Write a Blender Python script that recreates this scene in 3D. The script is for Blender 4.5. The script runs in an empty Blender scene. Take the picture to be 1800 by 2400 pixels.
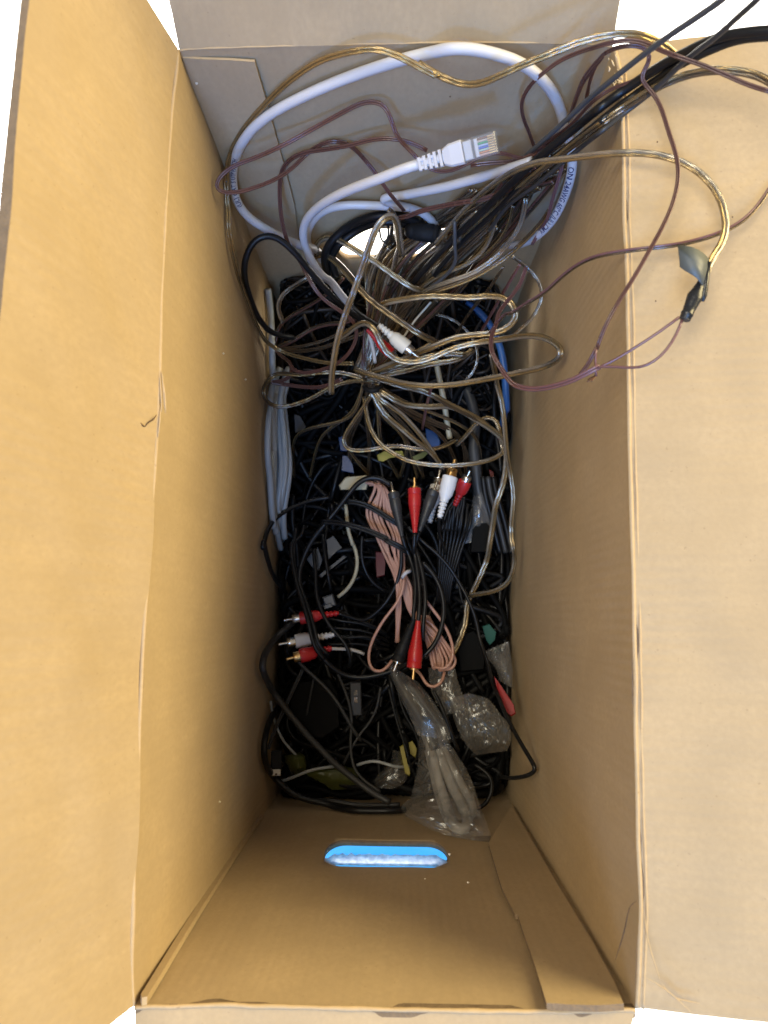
import bpy, bmesh, math, random
import numpy as np
from mathutils import Vector, Matrix
from mathutils.noise import noise as mnoise
random.seed(7); RNG = np.random.default_rng(7)
scene = bpy.context.scene
COL = scene.collection
R = math.radians

# ------------------------------------------------------------------ camera
H = 0.28                                   # camera height above the rim of the box (m)
FPX = 1800.0                               # focal length in photo pixels (1800 x 2400 photo)
def unit(v): v = np.array(v, float); return v/np.linalg.norm(v)
DOWN = unit((35, 240, FPX))                # straight down, seen from the camera
YC = np.array((104, -13490, FPX)); YC = unit(YC - DOWN*YC.dot(DOWN))
ZC = -DOWN
XC = np.cross(YC, ZC)
CAM = np.array((0, 0, H))
cd = bpy.data.cameras.new('camera'); cam = bpy.data.objects.new('camera', cd); COL.objects.link(cam)
r_, d_, f_ = [np.array((XC[i], YC[i], ZC[i])) for i in range(3)]
cam.matrix_world = Matrix(((r_[0], -d_[0], -f_[0], CAM[0]), (r_[1], -d_[1], -f_[1], CAM[1]), (r_[2], -d_[2], -f_[2], CAM[2]), (0, 0, 0, 1)))
cd.sensor_fit = 'VERTICAL'; cd.sensor_height = 36; cd.sensor_width = 27; cd.lens = 36*FPX/2400
cd.clip_start = 0.01; cd.clip_end = 100
cd.dof.use_dof = True; cd.dof.focus_distance = 0.40; cd.dof.aperture_fstop = 18
scene.camera = cam

# ------------------------------------------------------------------ light
w = bpy.data.worlds.new("World"); scene.world = w; w.use_nodes = True
bg = w.node_tree.nodes['Background']; bg.inputs[0].default_value = (1.0, 0.91, 0.77, 1); bg.inputs[1].default_value = 0.33
def area(name, loc, target, size, power, color):
    l = bpy.data.lights.new(name, 'AREA'); l.shape = 'DISK'; l.size = size; l.energy = power; l.color = color
    o = bpy.data.objects.new(name, l); COL.objects.link(o); o.location = loc
    o.rotation_euler = (Vector(target)-Vector(loc)).to_track_quat('-Z', 'Y').to_euler()
    return o
area('warm_room_lamp', (1.10, 0.52, 0.58), (-0.05, 0, 0.02), 0.95, 36, (1.0, 0.81, 0.42))
area('cool_area_light', (-0.12, -0.75, 1.10), (0.10, -0.05, 0), 0.60, 17, (0.28, 0.52, 1.0))  # cool lamp added above the near side to tint the right flap
sl = bpy.data.lights.new('cool_spot', 'SPOT'); sl.energy = 270; sl.color = (0.07, 0.30, 1.0); sl.spot_size = R(11); sl.spot_blend = 1.0; sl.shadow_soft_size = 0.28
so = bpy.data.objects.new('cool_spot', sl); COL.objects.link(so); so.location = (0.02, -1.15, 0.62); so.rotation_euler = (Vector((0.108, 0.25, 0.055))-so.location).to_track_quat('-Z', 'Y').to_euler()
area('overhead_light', (-0.45, 0.12, 1.30), (0, 0, 0), 0.7, 13, (1.0, 0.91, 0.70))
for n, p in (('left', (-0.42, 0.05, -0.06)), ('right', (0.42, 0.05, -0.06)), ('far', (0.0, 0.50, -0.06)), ('near', (0.0, -0.42, -0.06)), ('corner', (0.36, 0.42, -0.06)), ('corner', (-0.36, 0.42, -0.06)), ('corner', (-0.36, -0.36, -0.06))):
    area('added_floor_light_'+n, p, (p[0]*1.05, p[1]*1.05, -1), 0.22, 5, (1.0, 0.98, 0.95))  # added lamps below the rim, only to burn the floor out to white
scene.view_settings.view_transform = 'Standard'; scene.view_settings.look = 'None'
scene.view_settings.exposure = 0.0; scene.view_settings.gamma = 1.0
scene.cycles.max_bounces = 10; scene.cycles.transparent_max_bounces = 16
scene.cycles.use_denoising = True

# ------------------------------------------------------------------ photo point -> place in the box
# s = depth below the camera in units of H (1 = rim of the box, 2 = the pile of cables)
FR = {'A': (480, 60, 600/1659), 'B': (900, 60, 600/1659), 'C': (1200, 0, 600/1659), 'D': (1200, 500, 600/1659),
      'E': (500, 500, 500/1659), 'F': (850, 500, 500/1659), 'G': (600, 900, 400/1659), 'H': (900, 900, 400/1659),
      'I': (600, 1250, 350/1659), 'J': (850, 1250, 400/1659), 'K': (600, 1550, 400/1659), 'L': (900, 1550, 400/1659),
      'P': (0, 0, 1.0)}
def ray(px, py):
    d = np.array(((px-900)/FPX, (py-1200)/FPX, 1.0))
    v = np.array((d.dot(XC), d.dot(YC), d.dot(ZC)))
    return v/(-v[2])
def at(px, py, s=1.0):
    return CAM + ray(px, py)*s*H
RIM_L = [(420, 120), (408, 240), (396, 380), (381, 700), (374, 955), (357, 1240), (337, 1519), (316, 2061), (312, 2250), (316, 2356)]
RIM_R = [(1436, 112), (1450, 174), (1458, 362), (1458, 500), (1466, 681), (1470, 1000), (1481, 1410), (1487, 1800), (1491, 1980), (1498, 2125), (1488, 2362)]
RIM_F = [(420, 120), (480, 114), (760, 106), (1080, 100), (1370, 102), (1436, 112)]
RIM_N = [(316, 2356), (517, 2350), (842, 2359), (1200, 2366), (1488, 2362)]
def rimpts(l): return [at(*p)[:2] for p in l]
_poly = []
for pl, inside in ((RIM_L, (935, 1300)), (RIM_R, (935, 1300)), (RIM_F, (935, 1300)), (RIM_N, (935, 1300))):
    p0, p1 = at(*pl[0])[:2], at(*pl[-1])[:2]
    n = np.array((p1[1]-p0[1], p0[0]-p1[0])); n /= np.linalg.norm(n)
    c = at(*inside)[:2]
    if n.dot(c-p0) > 0: n = -n
    d = min(n.dot(np.array(q)) for q in rimpts(pl))
    _poly.append((n, d))
XR_RIM = at(1478, 1200)[0]; FLAP_T = math.tan(R(10))
def fit_inside(p, r):
    """slide a point along its line of sight until it lies inside the box and above the right flap"""
    s = (H - p[2])/H
    q = p[:2]/s
    smax = 9.0
    for n, d in _poly:
        k = n.dot(q)
        if k > 1e-6: smax = min(smax, (d - r)/k)
    if s > 1: s = min(s, max(smax, 1.0))
    if q[0] > XR_RIM - 0.01 and s > 0.9:
        s = min(s, (H + XR_RIM*FLAP_T - r - 0.001)/(H + q[0]*FLAP_T))
    return np.array((q[0]*s, q[1]*s, H - s*H))
def parse(txt):
    fr = 'P'; pts = []; ss = []
    for tok in txt.split():
        if tok in FR: fr = tok; continue
        v = [float(x) for x in tok.split(',')]
        x0, y0, k = FR[fr]
        pts.append((x0+v[0]*k, y0+v[1]*k)); ss.append(v[2] if len(v) > 2 else None)
    idx = [i for i, s in enumerate(ss) if s is not None]
    if not idx: raise ValueError(txt)
    s_full = np.interp(range(len(ss)), idx, [ss[i] for i in idx])
    return [at(p[0], p[1], s) for p, s in zip(pts, s_full)], float(np.mean(s_full))
def spline(pts, step=0.0022):
    P = [np.array(p) for p in pts]
    if len(P) == 2: P = [P[0], (P[0]+P[1])/2, P[1]]
    P = [2*P[0]-P[1]] + P + [2*P[-1]-P[-2]]
    out = []
    for i in range(1, len(P)-2):
        p0, p1, p2, p3 = P[i-1:i+3]
        t0 = 0; t1 = t0+np.linalg.norm(p1-p0)**.5+1e-6; t2 = t1+np.linalg.norm(p2-p1)**.5+1e-6; t3 = t2+np.linalg.norm(p3-p2)**.5+1e-6
        n = max(2, int(np.linalg.norm(p2-p1)/step))
        for k in range(n):
            t = t1+(t2-t1)*k/n
            A1 = p0*(t1-t)/(t1-t0)+p1*(t-t0)/(t1-t0); A2 = p1*(t2-t)/(t2-t1)+p2*(t-t1)/(t2-t1); A3 = p2*(t3-t)/(t3-t2)+p3*(t-t2)/(t3-t2)
            B1 = A1*(t2-t)/(t2-t0)+A2*(t-t0)/(t2-t0); B2 = A2*(t3-t)/(t3-t1)+A3*(t-t1)/(t3-t1)
            out.append(B1*(t2-t)/(t2-t1)+B2*(t-t1)/(t2-t1))
    out.append(P[-2])
    return np.array(out)
def smooth(a, k=2):
    for _ in range(k):
        b = a.copy(); b[1:-1] = (a[:-2]+2*a[1:-1]+a[2:])/4; a = b
    return a
def path(txt, r, step=0.0022):
    pts, sm = parse(txt)
    a = spline(pts, step)
    a = np.array([fit_inside(p, r) for p in a])
    return smooth(a, 4), sm

# ------------------------------------------------------------------ materials
def mat(name, base=(.5, .5, .5), rough=.5, metal=0.0, coat=0.0, spec=.5, bump=None, trans=0.0, var=0.0, var_scale=60, emit=None, estr=0):
    m = bpy.data.materials.new(name); m.use_nodes = True
    nt = m.node_tree; b = nt.nodes['Principled BSDF']
    b.inputs['Base Color'].default_value = (*base, 1); b.inputs['Roughness'].default_value = rough
    b.inputs['Metallic'].default_value = metal; b.inputs['Coat Weight'].default_value = coat; b.inputs['Coat Roughness'].default_value = .12
    b.inputs['Specular IOR Level'].default_value = spec
    if trans: b.inputs['Transmission Weight'].default_value = trans
    if emit: b.inputs['Emission Color'].default_value = (*emit, 1); b.inputs['Emission Strength'].default_value = estr
    if var or bump:
        tc = nt.nodes.new('ShaderNodeTexCoord'); n = nt.nodes.new('ShaderNodeTexNoise'); n.inputs['Scale'].default_value = var_scale; n.inputs['Detail'].default_value = 6
        nt.links.new(tc.outputs['Object'], n.inputs['Vector'])
        if var:
            mx = nt.nodes.new('ShaderNodeMix'); mx.data_type = 'RGBA'
            mx.inputs[6].default_value = tuple(c*(1-var) for c in base)+(1,); mx.inputs[7].default_value = tuple(min(1, c*(1+var)) for c in base)+(1,)
            nt.links.new(n.outputs[0], mx.inputs[0]); nt.links.new(mx.outputs[2], b.inputs['Base Color'])
            rr = nt.nodes.new('ShaderNodeMapRange'); rr.inputs[1].default_value = .3; rr.inputs[2].default_value = .7; rr.inputs[3].default_value = max(0.02, rough-.08); rr.inputs[4].default_value = min(1, rough+.12)
            nt.links.new(n.outputs[0], rr.inputs[0]); nt.links.new(rr.outputs[0], b.inputs['Roughness'])
        if bump:
            n2 = nt.nodes.new('ShaderNodeTexNoise'); n2.inputs['Scale'].default_value = bump[0]; n2.inputs['Detail'].default_value = 4
            nt.links.new(tc.outputs['Object'], n2.inputs['Vector'])
            bp = nt.nodes.new('ShaderNodeBump'); bp.inputs['Strength'].default_value = bump[1]; bp.inputs['Distance'].default_value = .0005
            nt.links.new(n2.outputs[0], bp.inputs['Height']); nt.links.new(bp.outputs[0], b.inputs['Normal'])
    return m
def cardboard(name, axis, base=(.462, .345, .207), light=1.0):
    """kraft liner: fibres, flecks, blotches and the faint washboard of the flutes along one axis"""
    m = bpy.data.materials.new(name); m.use_nodes = True
    nt = m.node_tree; N = nt.nodes; L = nt.links; b = N['Principled BSDF']
    b.inputs['Roughness'].default_value = .82; b.inputs['Specular IOR Level'].default_value = .25
    tc = N.new('ShaderNodeTexCoord')
    def noise(scale, detail=5, stretch=None):
        n = N.new('ShaderNodeTexNoise'); n.inputs['Scale'].default_value = scale; n.inputs['Detail'].default_value = detail
        if stretch:
            mp = N.new('ShaderNodeMapping'); mp.inputs['Scale'].default_value = stretch; L.new(tc.outputs['Object'], mp.inputs[0]); L.new(mp.outputs[0], n.inputs['Vector'])
        else: L.new(tc.outputs['Object'], n.inputs['Vector'])
        return n.outputs[0]
    def ramp(src, a, bb):
        r = N.new('ShaderNodeMapRange'); r.inputs[1].default_value = a; r.inputs[2].default_value = bb; L.new(src, r.inputs[0]); return r.outputs[0]
    def mix(fac, c1, c2):
        mx = N.new('ShaderNodeMix'); mx.data_type = 'RGBA'
        L.new(fac, mx.inputs[0])
        for i, c in ((6, c1), (7, c2)):
            if isinstance(c, tuple): mx.inputs[i].default_value = tuple(min(1, x*light) for x in c)+(1,)
            else: L.new(c, mx.inputs[i])
        return mx.outputs[2]
    k = base
    c = mix(ramp(noise(42, 6), .33, .67), tuple(x*.945 for x in k), tuple(x*1.045 for x in k))
    fib = ramp(noise(520, 5, (1, 1, .6)), .32, .68)
    f2 = N.new('ShaderNodeMath'); f2.operation = 'MULTIPLY'; L.new(fib, f2.inputs[0]); f2.inputs[1].default_value = .55
    c = mix(f2.outputs[0], c, tuple(x*.86 for x in k))
    fl = ramp(noise(620, 2), .71, .76)
    f3 = N.new('ShaderNodeMath'); f3.operation = 'MULTIPLY'; L.new(fl, f3.inputs[0]); f3.inputs[1].default_value = .45
    c = mix(f3.outputs[0], c, (k[0]*.55, k[1]*.5, k[2]*.45))
    st = ramp(noise(260, 2, (1, .04, .04) if axis == 0 else (.04, 1, .04)), .3, .7)
    f4 = N.new('ShaderNodeMath'); f4.operation = 'MULTIPLY'; L.new(st, f4.inputs[0]); f4.inputs[1].default_value = .30
    c = mix(f4.outputs[0], c, tuple(x*.84 for x in k))
    L.new(c, b.inputs['Base Color'])
    # relief
    sx = N.new('ShaderNodeSeparateXYZ'); L.new(tc.outputs['Object'], sx.inputs[0])
    mu = N.new('ShaderNodeMath'); mu.operation = 'MULTIPLY'; L.new(sx.outputs[axis], mu.inputs[0]); mu.inputs[1].default_value = 2*math.pi/.0042
    sn = N.new('ShaderNodeMath'); sn.operation = 'SINE'; L.new(mu.outputs[0], sn.inputs[0])
    blot = ramp(noise(18, 2), .35, .7)
    mm = N.new('ShaderNodeMath'); mm.operation = 'MULTIPLY'; L.new(sn.outputs[0], mm.inputs[0]); L.new(blot, mm.inputs[1])
    b1 = N.new('ShaderNodeBump'); b1.inputs['Strength'].default_value = .08 if axis == 0 else .15; b1.inputs['Distance'].default_value = .0003; L.new(mm.outputs[0], b1.inputs['Height'])
    b2 = N.new('ShaderNodeBump'); b2.inputs['Strength'].default_value = .35; b2.inputs['Distance'].default_value = .0002; L.new(noise(700, 4), b2.inputs['Height']); L.new(b1.outputs[0], b2.inputs['Normal'])
    L.new(b2.outputs[0], b.inputs['Normal'])
    return m
def wire_mat(name, c1, c2, rough=.24, metal=.70, lay=10, pitch=420, coat=.85):
    """stranded metal seen through a clear sheath: slanting strands from the UV (u metres along, v round)"""
    m = bpy.data.materials.new(name); m.use_nodes = True
    nt = m.node_tree; N = nt.nodes; L = nt.links; b = N['Principled BSDF']
    b.inputs['Roughness'].default_value = rough; b.inputs['Metallic'].default_value = metal; b.inputs['Coat Weight'].default_value = coat; b.inputs['Coat Roughness'].default_value = .1
    uv = N.new('ShaderNodeUVMap'); uv.uv_map = 'uv'; sx = N.new('ShaderNodeSeparateXYZ'); L.new(uv.outputs[0], sx.inputs[0])
    a = N.new('ShaderNodeMath'); a.operation = 'MULTIPLY'; a.inputs[1].default_value = pitch*2; L.new(sx.outputs[0], a.inputs[0])
    v = N.new('ShaderNodeMath'); v.operation = 'MULTIPLY_ADD'; v.inputs[1].default_value = lay*2*math.pi; L.new(sx.outputs[1], v.inputs[0]); L.new(a.outputs[0], v.inputs[2])
    s = N.new('ShaderNodeMath'); s.operation = 'SINE'; L.new(v.outputs[0], s.inputs[0])
    r = N.new('ShaderNodeMapRange'); r.inputs[1].default_value = -1; r.inputs[2].default_value = 1; L.new(s.outputs[0], r.inputs[0])
    tc = N.new('ShaderNodeTexCoord'); n = N.new('ShaderNodeTexNoise'); n.inputs['Scale'].default_value = 45; n.inputs['Detail'].default_value = 3; L.new(tc.outputs['Object'], n.inputs['Vector'])
    av = N.new('ShaderNodeMath'); av.operation = 'MULTIPLY_ADD'; av.inputs[1].default_value = .5; L.new(r.outputs[0], av.inputs[0])
    n5 = N.new('ShaderNodeMath'); n5.operation = 'MULTIPLY_ADD'; n5.inputs[1].default_value = 1.1; n5.inputs[2].default_value = -.3; L.new(n.outputs[0], n5.inputs[0]); L.new(n5.outputs[0], av.inputs[2])
    mx = N.new('ShaderNodeMix'); mx.data_type = 'RGBA'; mx.inputs[6].default_value = (*c1, 1); mx.inputs[7].default_value = (*c2, 1)
    L.new(av.outputs[0], mx.inputs[0]); L.new(mx.outputs[2], b.inputs['Base Color'])
    bp = N.new('ShaderNodeBump'); bp.inputs['Strength'].default_value = .35; bp.inputs['Distance'].default_value = .0002; L.new(s.outputs[0], bp.inputs['Height']); L.new(bp.outputs[0], b.inputs['Normal'])
    return m
def film(name, tint=(.75, .76, .76), body=.22, rel=.5):
    m = bpy.data.materials.new(name); m.use_nodes = True
    nt = m.node_tree; N = nt.nodes; L = nt.links
    for n in list(N): N.remove(n)
    out = N.new('ShaderNodeOutputMaterial'); tr = N.new('ShaderNodeBsdfTransparent'); df = N.new('ShaderNodeBsdfDiffuse'); df.inputs[0].default_value = (*tint, 1)
    tl = N.new('ShaderNodeBsdfTranslucent'); tl.inputs[0].default_value = (*tint, 1)
    gl = N.new('ShaderNodeBsdfGlossy'); gl.inputs['Roughness'].default_value = .20
    lw = N.new('ShaderNodeLayerWeight'); lw.inputs[0].default_value = .35
    tc = N.new('ShaderNodeTexCoord'); n = N.new('ShaderNodeTexNoise'); n.inputs['Scale'].default_value = 90; n.inputs['Detail'].default_value = 5; L.new(tc.outputs['Object'], n.inputs['Vector'])
    bp = N.new('ShaderNodeBump'); bp.inputs['Strength'].default_value = rel; bp.inputs['Distance'].default_value = .002; L.new(n.outputs[0], bp.inputs['Height'])
    for s in (gl, df): L.new(bp.outputs[0], s.inputs['Normal'])
    m0 = N.new('ShaderNodeMixShader'); m0.inputs[0].default_value = .4; L.new(df.outputs[0], m0.inputs[1]); L.new(tl.outputs[0], m0.inputs[2])
    m1 = N.new('ShaderNodeMixShader'); m1.inputs[0].default_value = body; L.new(tr.outputs[0], m1.inputs[1]); L.new(m0.outputs[0], m1.inputs[2])
    fr = N.new('ShaderNodeMath'); fr.operation = 'MULTIPLY_ADD'; fr.inputs[1].default_value = .50; fr.inputs[2].default_value = .06; L.new(lw.outputs['Facing'], fr.inputs[0])
    m2 = N.new('ShaderNodeMixShader'); L.new(fr.outputs[0], m2.inputs[0]); L.new(m1.outputs[0], m2.inputs[1]); L.new(gl.outputs[0], m2.inputs[2])
    L.new(m2.outputs[0], out.inputs[0])
    return m
M = {
 'card_x': cardboard('cardboard_end', 0), 'card_y': cardboard('cardboard_side', 1),
 'card_fold': cardboard('cardboard_fold', 1, (.50, .365, .21)), 'card_edge': mat('cardboard_cut_edge', (.20, .14, .085), .95, bump=(900, .8), var=.35, var_scale=300),
 'torn': mat('torn_paper', (.62, .50, .33), .95, bump=(700, .7), var=.2, var_scale=400),
 'tear': mat('torn_crack_and_flute_shade', (.10, .06, .03), .95),
 'white_pvc': mat('white_pvc', (.56, .55, .56), .38, var=.06, var_scale=50, bump=(300, .05)),
 'plug_white': mat('white_plug_plastic', (.74, .74, .73), .38, var=.06),
 'cream': mat('cream_plastic', (.44, .39, .26), .42, var=.08),
 'off_white': mat('off_white_plastic', (.70, .66, .57), .38, var=.06),
 'grey_pvc': mat('grey_pvc', (.33, .35, .36), .38, var=.08),
 'grey_white': mat('grey_white_pvc', (.55, .52, .48), .45, var=.06),
 'bag_cable': mat('dull_grey_pvc', (.27, .255, .235), .55, var=.1),
 'dark_grey': mat('dark_grey_plastic', (.034, .034, .034), .45, var=.2),
 'ash': mat('ash_plastic', (.06, .063, .067), .4, var=.2),
 'black': mat('black_pvc', (.008, .008, .0085), .38, var=.3, spec=.35), 'black_soft': mat('black_rubber', (.009, .009, .009), .6, var=.3, spec=.25),
 'black_deep': mat('shaded_black_pvc', (.0040, .0040, .0042), .6, spec=.08), 'dark_clear': mat('dark_brown_pvc', (.030, .022, .016), .42, var=.3, spec=.3), 'murky_red': mat('murky_red_plastic', (.10, .008, .010), .5, var=.2),  # black_deep: shade of the deep pile put into the colour; dark_clear: darker brown
 'brown': mat('brown_pvc', (.105, .045, .035), .30, var=.25, coat=.4),
 'mauve': mat('mauve_brown_pvc', (.16, .075, .075), .32, var=.2, coat=.4),
 'red': mat('red_plastic', (.52, .018, .018), .36, var=.12), 'dark_red': mat('dark_red_plastic', (.28, .014, .018), .5, var=.1, bump=(500, .2)),
 'pink': mat('copper_pink_pvc', (.50, .27, .20), .36, var=.15, coat=.2),
 'blue': mat('blue_pvc', (.02, .085, .26), .38, var=.2), 'blue_soft': mat('blue_foil', (.012, .05, .14), .3, var=.3),
 'yellow': mat('yellow_plastic', (.30, .25, .04), .5, var=.2), 'olive': mat('olive_green_foil', (.07, .078, .018), .35, var=.4),
 'teal': mat('teal_plastic', (.004, .075, .058), .7, var=.1),
 'nickel': mat('nickel', (.72, .69, .64), .22, 1.0, var=.1), 'gold': mat('gold_plate', (.80, .52, .22), .25, 1.0, var=.1),
 'ink': mat('printed_ink', (.03, .03, .10), .6),
 'copper': mat('bare_copper', (.16, .08, .05), .5, .6),
 'clear_gold': wire_mat('clear_wire_copper', (.085, .055, .024), (.52, .37, .17)),
 'clear_silver': wire_mat('clear_wire_tinned', (.12, .097, .066), (.64, .57, .45)),
 'clear_dark': wire_mat('clear_wire_brown', (.050, .035, .022), (.23, .17, .11)),
 'film': film('clear_polythene', (.75, .76, .76), .055), 'film_grey': film('grey_polythene', (.45, .44, .42), .16), 'film_dark': film('smoky_polythene', (.35, .35, .35), .3),
 'plug_clear': film('clear_polycarbonate', (.80, .84, .9), .16, .03), 'plug_dull': film('dull_polycarbonate', (.35, .36, .37), .30, .03),
 'tape': mat('grey_tape', (.085, .095, .09), .45, var=.25, bump=(300, .3)), 'tape_black': mat('black_tape', (.014, .015, .018), .28, var=.4, bump=(250, .5)),
 'floor': mat('white_floor', (.90, .90, .90), .8),
 'glow': mat('blue_glow', (.02, .2, .6), .5, emit=(.060, .46, 1.0), estr=1.0),
}
def paper_glow():
    m = bpy.data.materials.new('torn_translucent_paper'); m.use_nodes = True
    nt = m.node_tree; N = nt.nodes; L = nt.links
    for n in list(N): N.remove(n)
    out = N.new('ShaderNodeOutputMaterial'); df = N.new('ShaderNodeBsdfDiffuse'); tl = N.new('ShaderNodeBsdfTranslucent')
    tc = N.new('ShaderNodeTexCoord'); n = N.new('ShaderNodeTexNoise'); n.inputs['Scale'].default_value = 300; n.inputs['Detail'].default_value = 4; L.new(tc.outputs['Object'], n.inputs['Vector'])
    r = N.new('ShaderNodeMapRange'); r.inputs[1].default_value = .35; r.inputs[2].default_value = .65; L.new(n.outputs[0], r.inputs[0])
    mx = N.new('ShaderNodeMix'); mx.data_type = 'RGBA'; mx.inputs[6].default_value = (.52, .52, .58, 1); mx.inputs[7].default_value = (.80, .80, .82, 1); L.new(r.outputs[0], mx.inputs[0])
    L.new(mx.outputs[2], df.inputs[0]); L.new(mx.outputs[2], tl.inputs[0])
    m0 = N.new('ShaderNodeMixShader'); m0.inputs[0].default_value = .85; L.new(df.outputs[0], m0.inputs[1]); L.new(tl.outputs[0], m0.inputs[2]); L.new(m0.outputs[0], out.inputs[0])
    return m
M['paper_glow'] = paper_glow()

# ------------------------------------------------------------------ helpers for objects
def tag(o, label=None, cat=None, group=None, kind=None):
    if label: o['label'] = label
    if cat: o['category'] = cat
    if group: o['group'] = group
    if kind: o['kind'] = kind
    return o
def empty(name, loc, label, cat, group=None):
    o = bpy.data.objects.new(name, None); COL.objects.link(o); o.location = Vector(loc); o.empty_display_size = .01
    return tag(o, label, cat, group)
def link(name, me, mats, parent=None, smoothed=True):
    o = bpy.data.objects.new(name, me); COL.objects.link(o)
    for m in (mats if isinstance(mats, (list, tuple)) else [mats]): me.materials.append(M[m] if isinstance(m, str) else m)
    if smoothed and len(me.polygons): me.polygons.foreach_set('use_smooth', [True]*len(me.polygons))
    if parent is not None:
        o.parent = parent; o.location = -Vector(parent.location) if parent.type == 'EMPTY' and parent.parent is None else (0, 0, 0)
    return o
class MB:
    """gathers vertices (world coordinates), faces, uv and material index"""
    def __init__(s): s.v = []; s.f = []; s.uv = []; s.mi = []
    def add(s, v, f, uv=None, mi=0):
        o = len(s.v); s.v.extend([tuple(x) for x in v])
        for k, a in enumerate(f):
            s.f.append(tuple(i+o for i in a)); s.uv.append(uv[k] if uv else [(0, 0)]*len(a)); s.mi.append(mi)
    def build(s, name, mats, parent=None, smoothed=True, auto=None):
        me = bpy.data.meshes.new(name); me.from_pydata(s.v, [], s.f); me.update()
        l = me.uv_layers.new(name='uv'); l.data.foreach_set('uv', [c for f in s.uv for p in f for c in p])
        o = link(name, me, mats, parent, smoothed)
        if any(s.mi): me.polygons.foreach_set('material_index', s.mi)
        if auto is not None: me.set_sharp_from_angle(angle=R(auto))
        return o
def frames(P, ref=None):
    T = np.gradient(P, axis=0); T /= np.linalg.norm(T, axis=1)[:, None]+1e-12
    V = CAM - P; V /= np.linalg.norm(V, axis=1)[:, None]
    S = np.cross(T, V); nrm = np.linalg.norm(S, axis=1)[:, None]
    S = S/(nrm+1e-9)
    for i in range(1, len(S)):
        if nrm[i] < .15: S[i] = S[i-1]
        if S[i].dot(S[i-1]) < -.2 and nrm[i] < .35: S[i] = -S[i]
    S = smooth(S, 3); S -= T*np.sum(S*T, axis=1)[:, None]; S /= np.linalg.norm(S, axis=1)[:, None]+1e-9
    U = np.cross(S, T)
    return T, S, U
def add_tube(mb, P, r, n=8, mi=0, prof=None, cap=True, off=(0, 0), rot=None):
    """tube round the path P; off = offset of its centre in (side, towards viewer); rot = turning angle along the path"""
    T, S, U = frames(P); m = len(P)
    rr = np.full(m, r) if prof is None else np.array(prof)
    a = np.zeros(m) if rot is None else rot
    ox = off[0]*np.cos(a)-off[1]*np.sin(a); oy = off[0]*np.sin(a)+off[1]*np.cos(a)
    C = P + S*ox[:, None] + U*oy[:, None]
    d = np.concatenate(([0], np.cumsum(np.linalg.norm(np.diff(P, axis=0), axis=1))))
    v = []
    for k in range(n):
        t = 2*math.pi*k/n
        v.append(C + (S*math.cos(t)+U*math.sin(t))*rr[:, None])
    v = np.stack(v, 1).reshape(-1, 3)
    f = []; uv = []
    for i in range(m-1):
        for k in range(n):
            k2 = (k+1) % n
            f.append((i*n+k, i*n+k2, (i+1)*n+k2, (i+1)*n+k)); uv.append([(d[i], k/n), (d[i], (k+1)/n), (d[i+1], (k+1)/n), (d[i+1], k/n)])
    if cap:
        f.append(tuple(range(n-1, -1, -1))); uv.append([(0, 0)]*n); f.append(tuple((m-1)*n+k for k in range(n))); uv.append([(0, 0)]*n)
    mb.add(v, f, uv, mi)
def radius_of(wpx, s, kind): return wpx/FPX*H*s/(4 if kind == 'twin' else 2)
def slow_turn(m, amp=.5):
    x = np.cumsum(RNG.normal(0, 1, m)); k = max(3, m//6); x = np.convolve(np.pad(x, k, mode='edge'), np.ones(2*k+1)/(2*k+1), 'valid')
    x -= x.mean(); return x/(np.abs(x).max()+1e-6)*amp
def cord_mesh(runs, wpx, kind='round', sides=8, step=.0022, turn=.5):
    mb = MB(); paths = []
    for t in ([runs] if isinstance(runs, str) else runs):
        _, sm = parse(t); r = radius_of(wpx, sm, kind)
        P, sm = path(t, r*(1.9 if kind == 'twin' else 1.05), step); paths.append(P)
        if kind == 'round': add_tube(mb, P, r, sides)
        else:
            a = slow_turn(len(P), turn)
            add_tube(mb, P, r, sides, 0, off=(-r*.97, 0), rot=a); add_tube(mb, P, r, sides, 1, off=(r*.97, 0), rot=a)
            add_tube(mb, P, r*.35, 4, 0, rot=a, cap=False)
    return mb, paths
def cab(name, label, cat, mats, wpx, runs, kind='round', group=None, sides=8, **kw):
    mb, paths = cord_mesh(runs, wpx, kind, sides, **kw)
    if isinstance(mats, str): mats = [mats, mats]
    if kind == 'round': mats = mats[:1]
    o = mb.build(name, mats); tag(o, label, cat, group)
    return o
def axis_frame(p0, p1):
    x = unit(np.array(p1)-np.array(p0)); v = unit(CAM-np.array(p0)); y = unit(np.cross(v, x)); z = np.cross(x, y)
    return x, y, z
def add_lathe(mb, p0, p1, prof, n=16, mi=0, flat=1.0):
    """prof: list of (distance in metres from p0 along the axis, radius)"""
    x, y, z = axis_frame(p0, p1); p0 = np.array(p0); v = []; f = []
    for d, r in prof:
        for k in range(n):
            t = 2*math.pi*k/n; v.append(p0+x*d+y*r*math.cos(t)+z*r*flat*math.sin(t))
    m = len(prof)
    for i in range(m-1):
        for k in range(n): k2 = (k+1) % n; f.append((i*n+k, i*n+k2, (i+1)*n+k2, (i+1)*n+k))
    f.append(tuple(range(n-1, -1, -1))); f.append(tuple((m-1)*n+k for k in range(n)))
    mb.add(v, f, None, mi)
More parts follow.
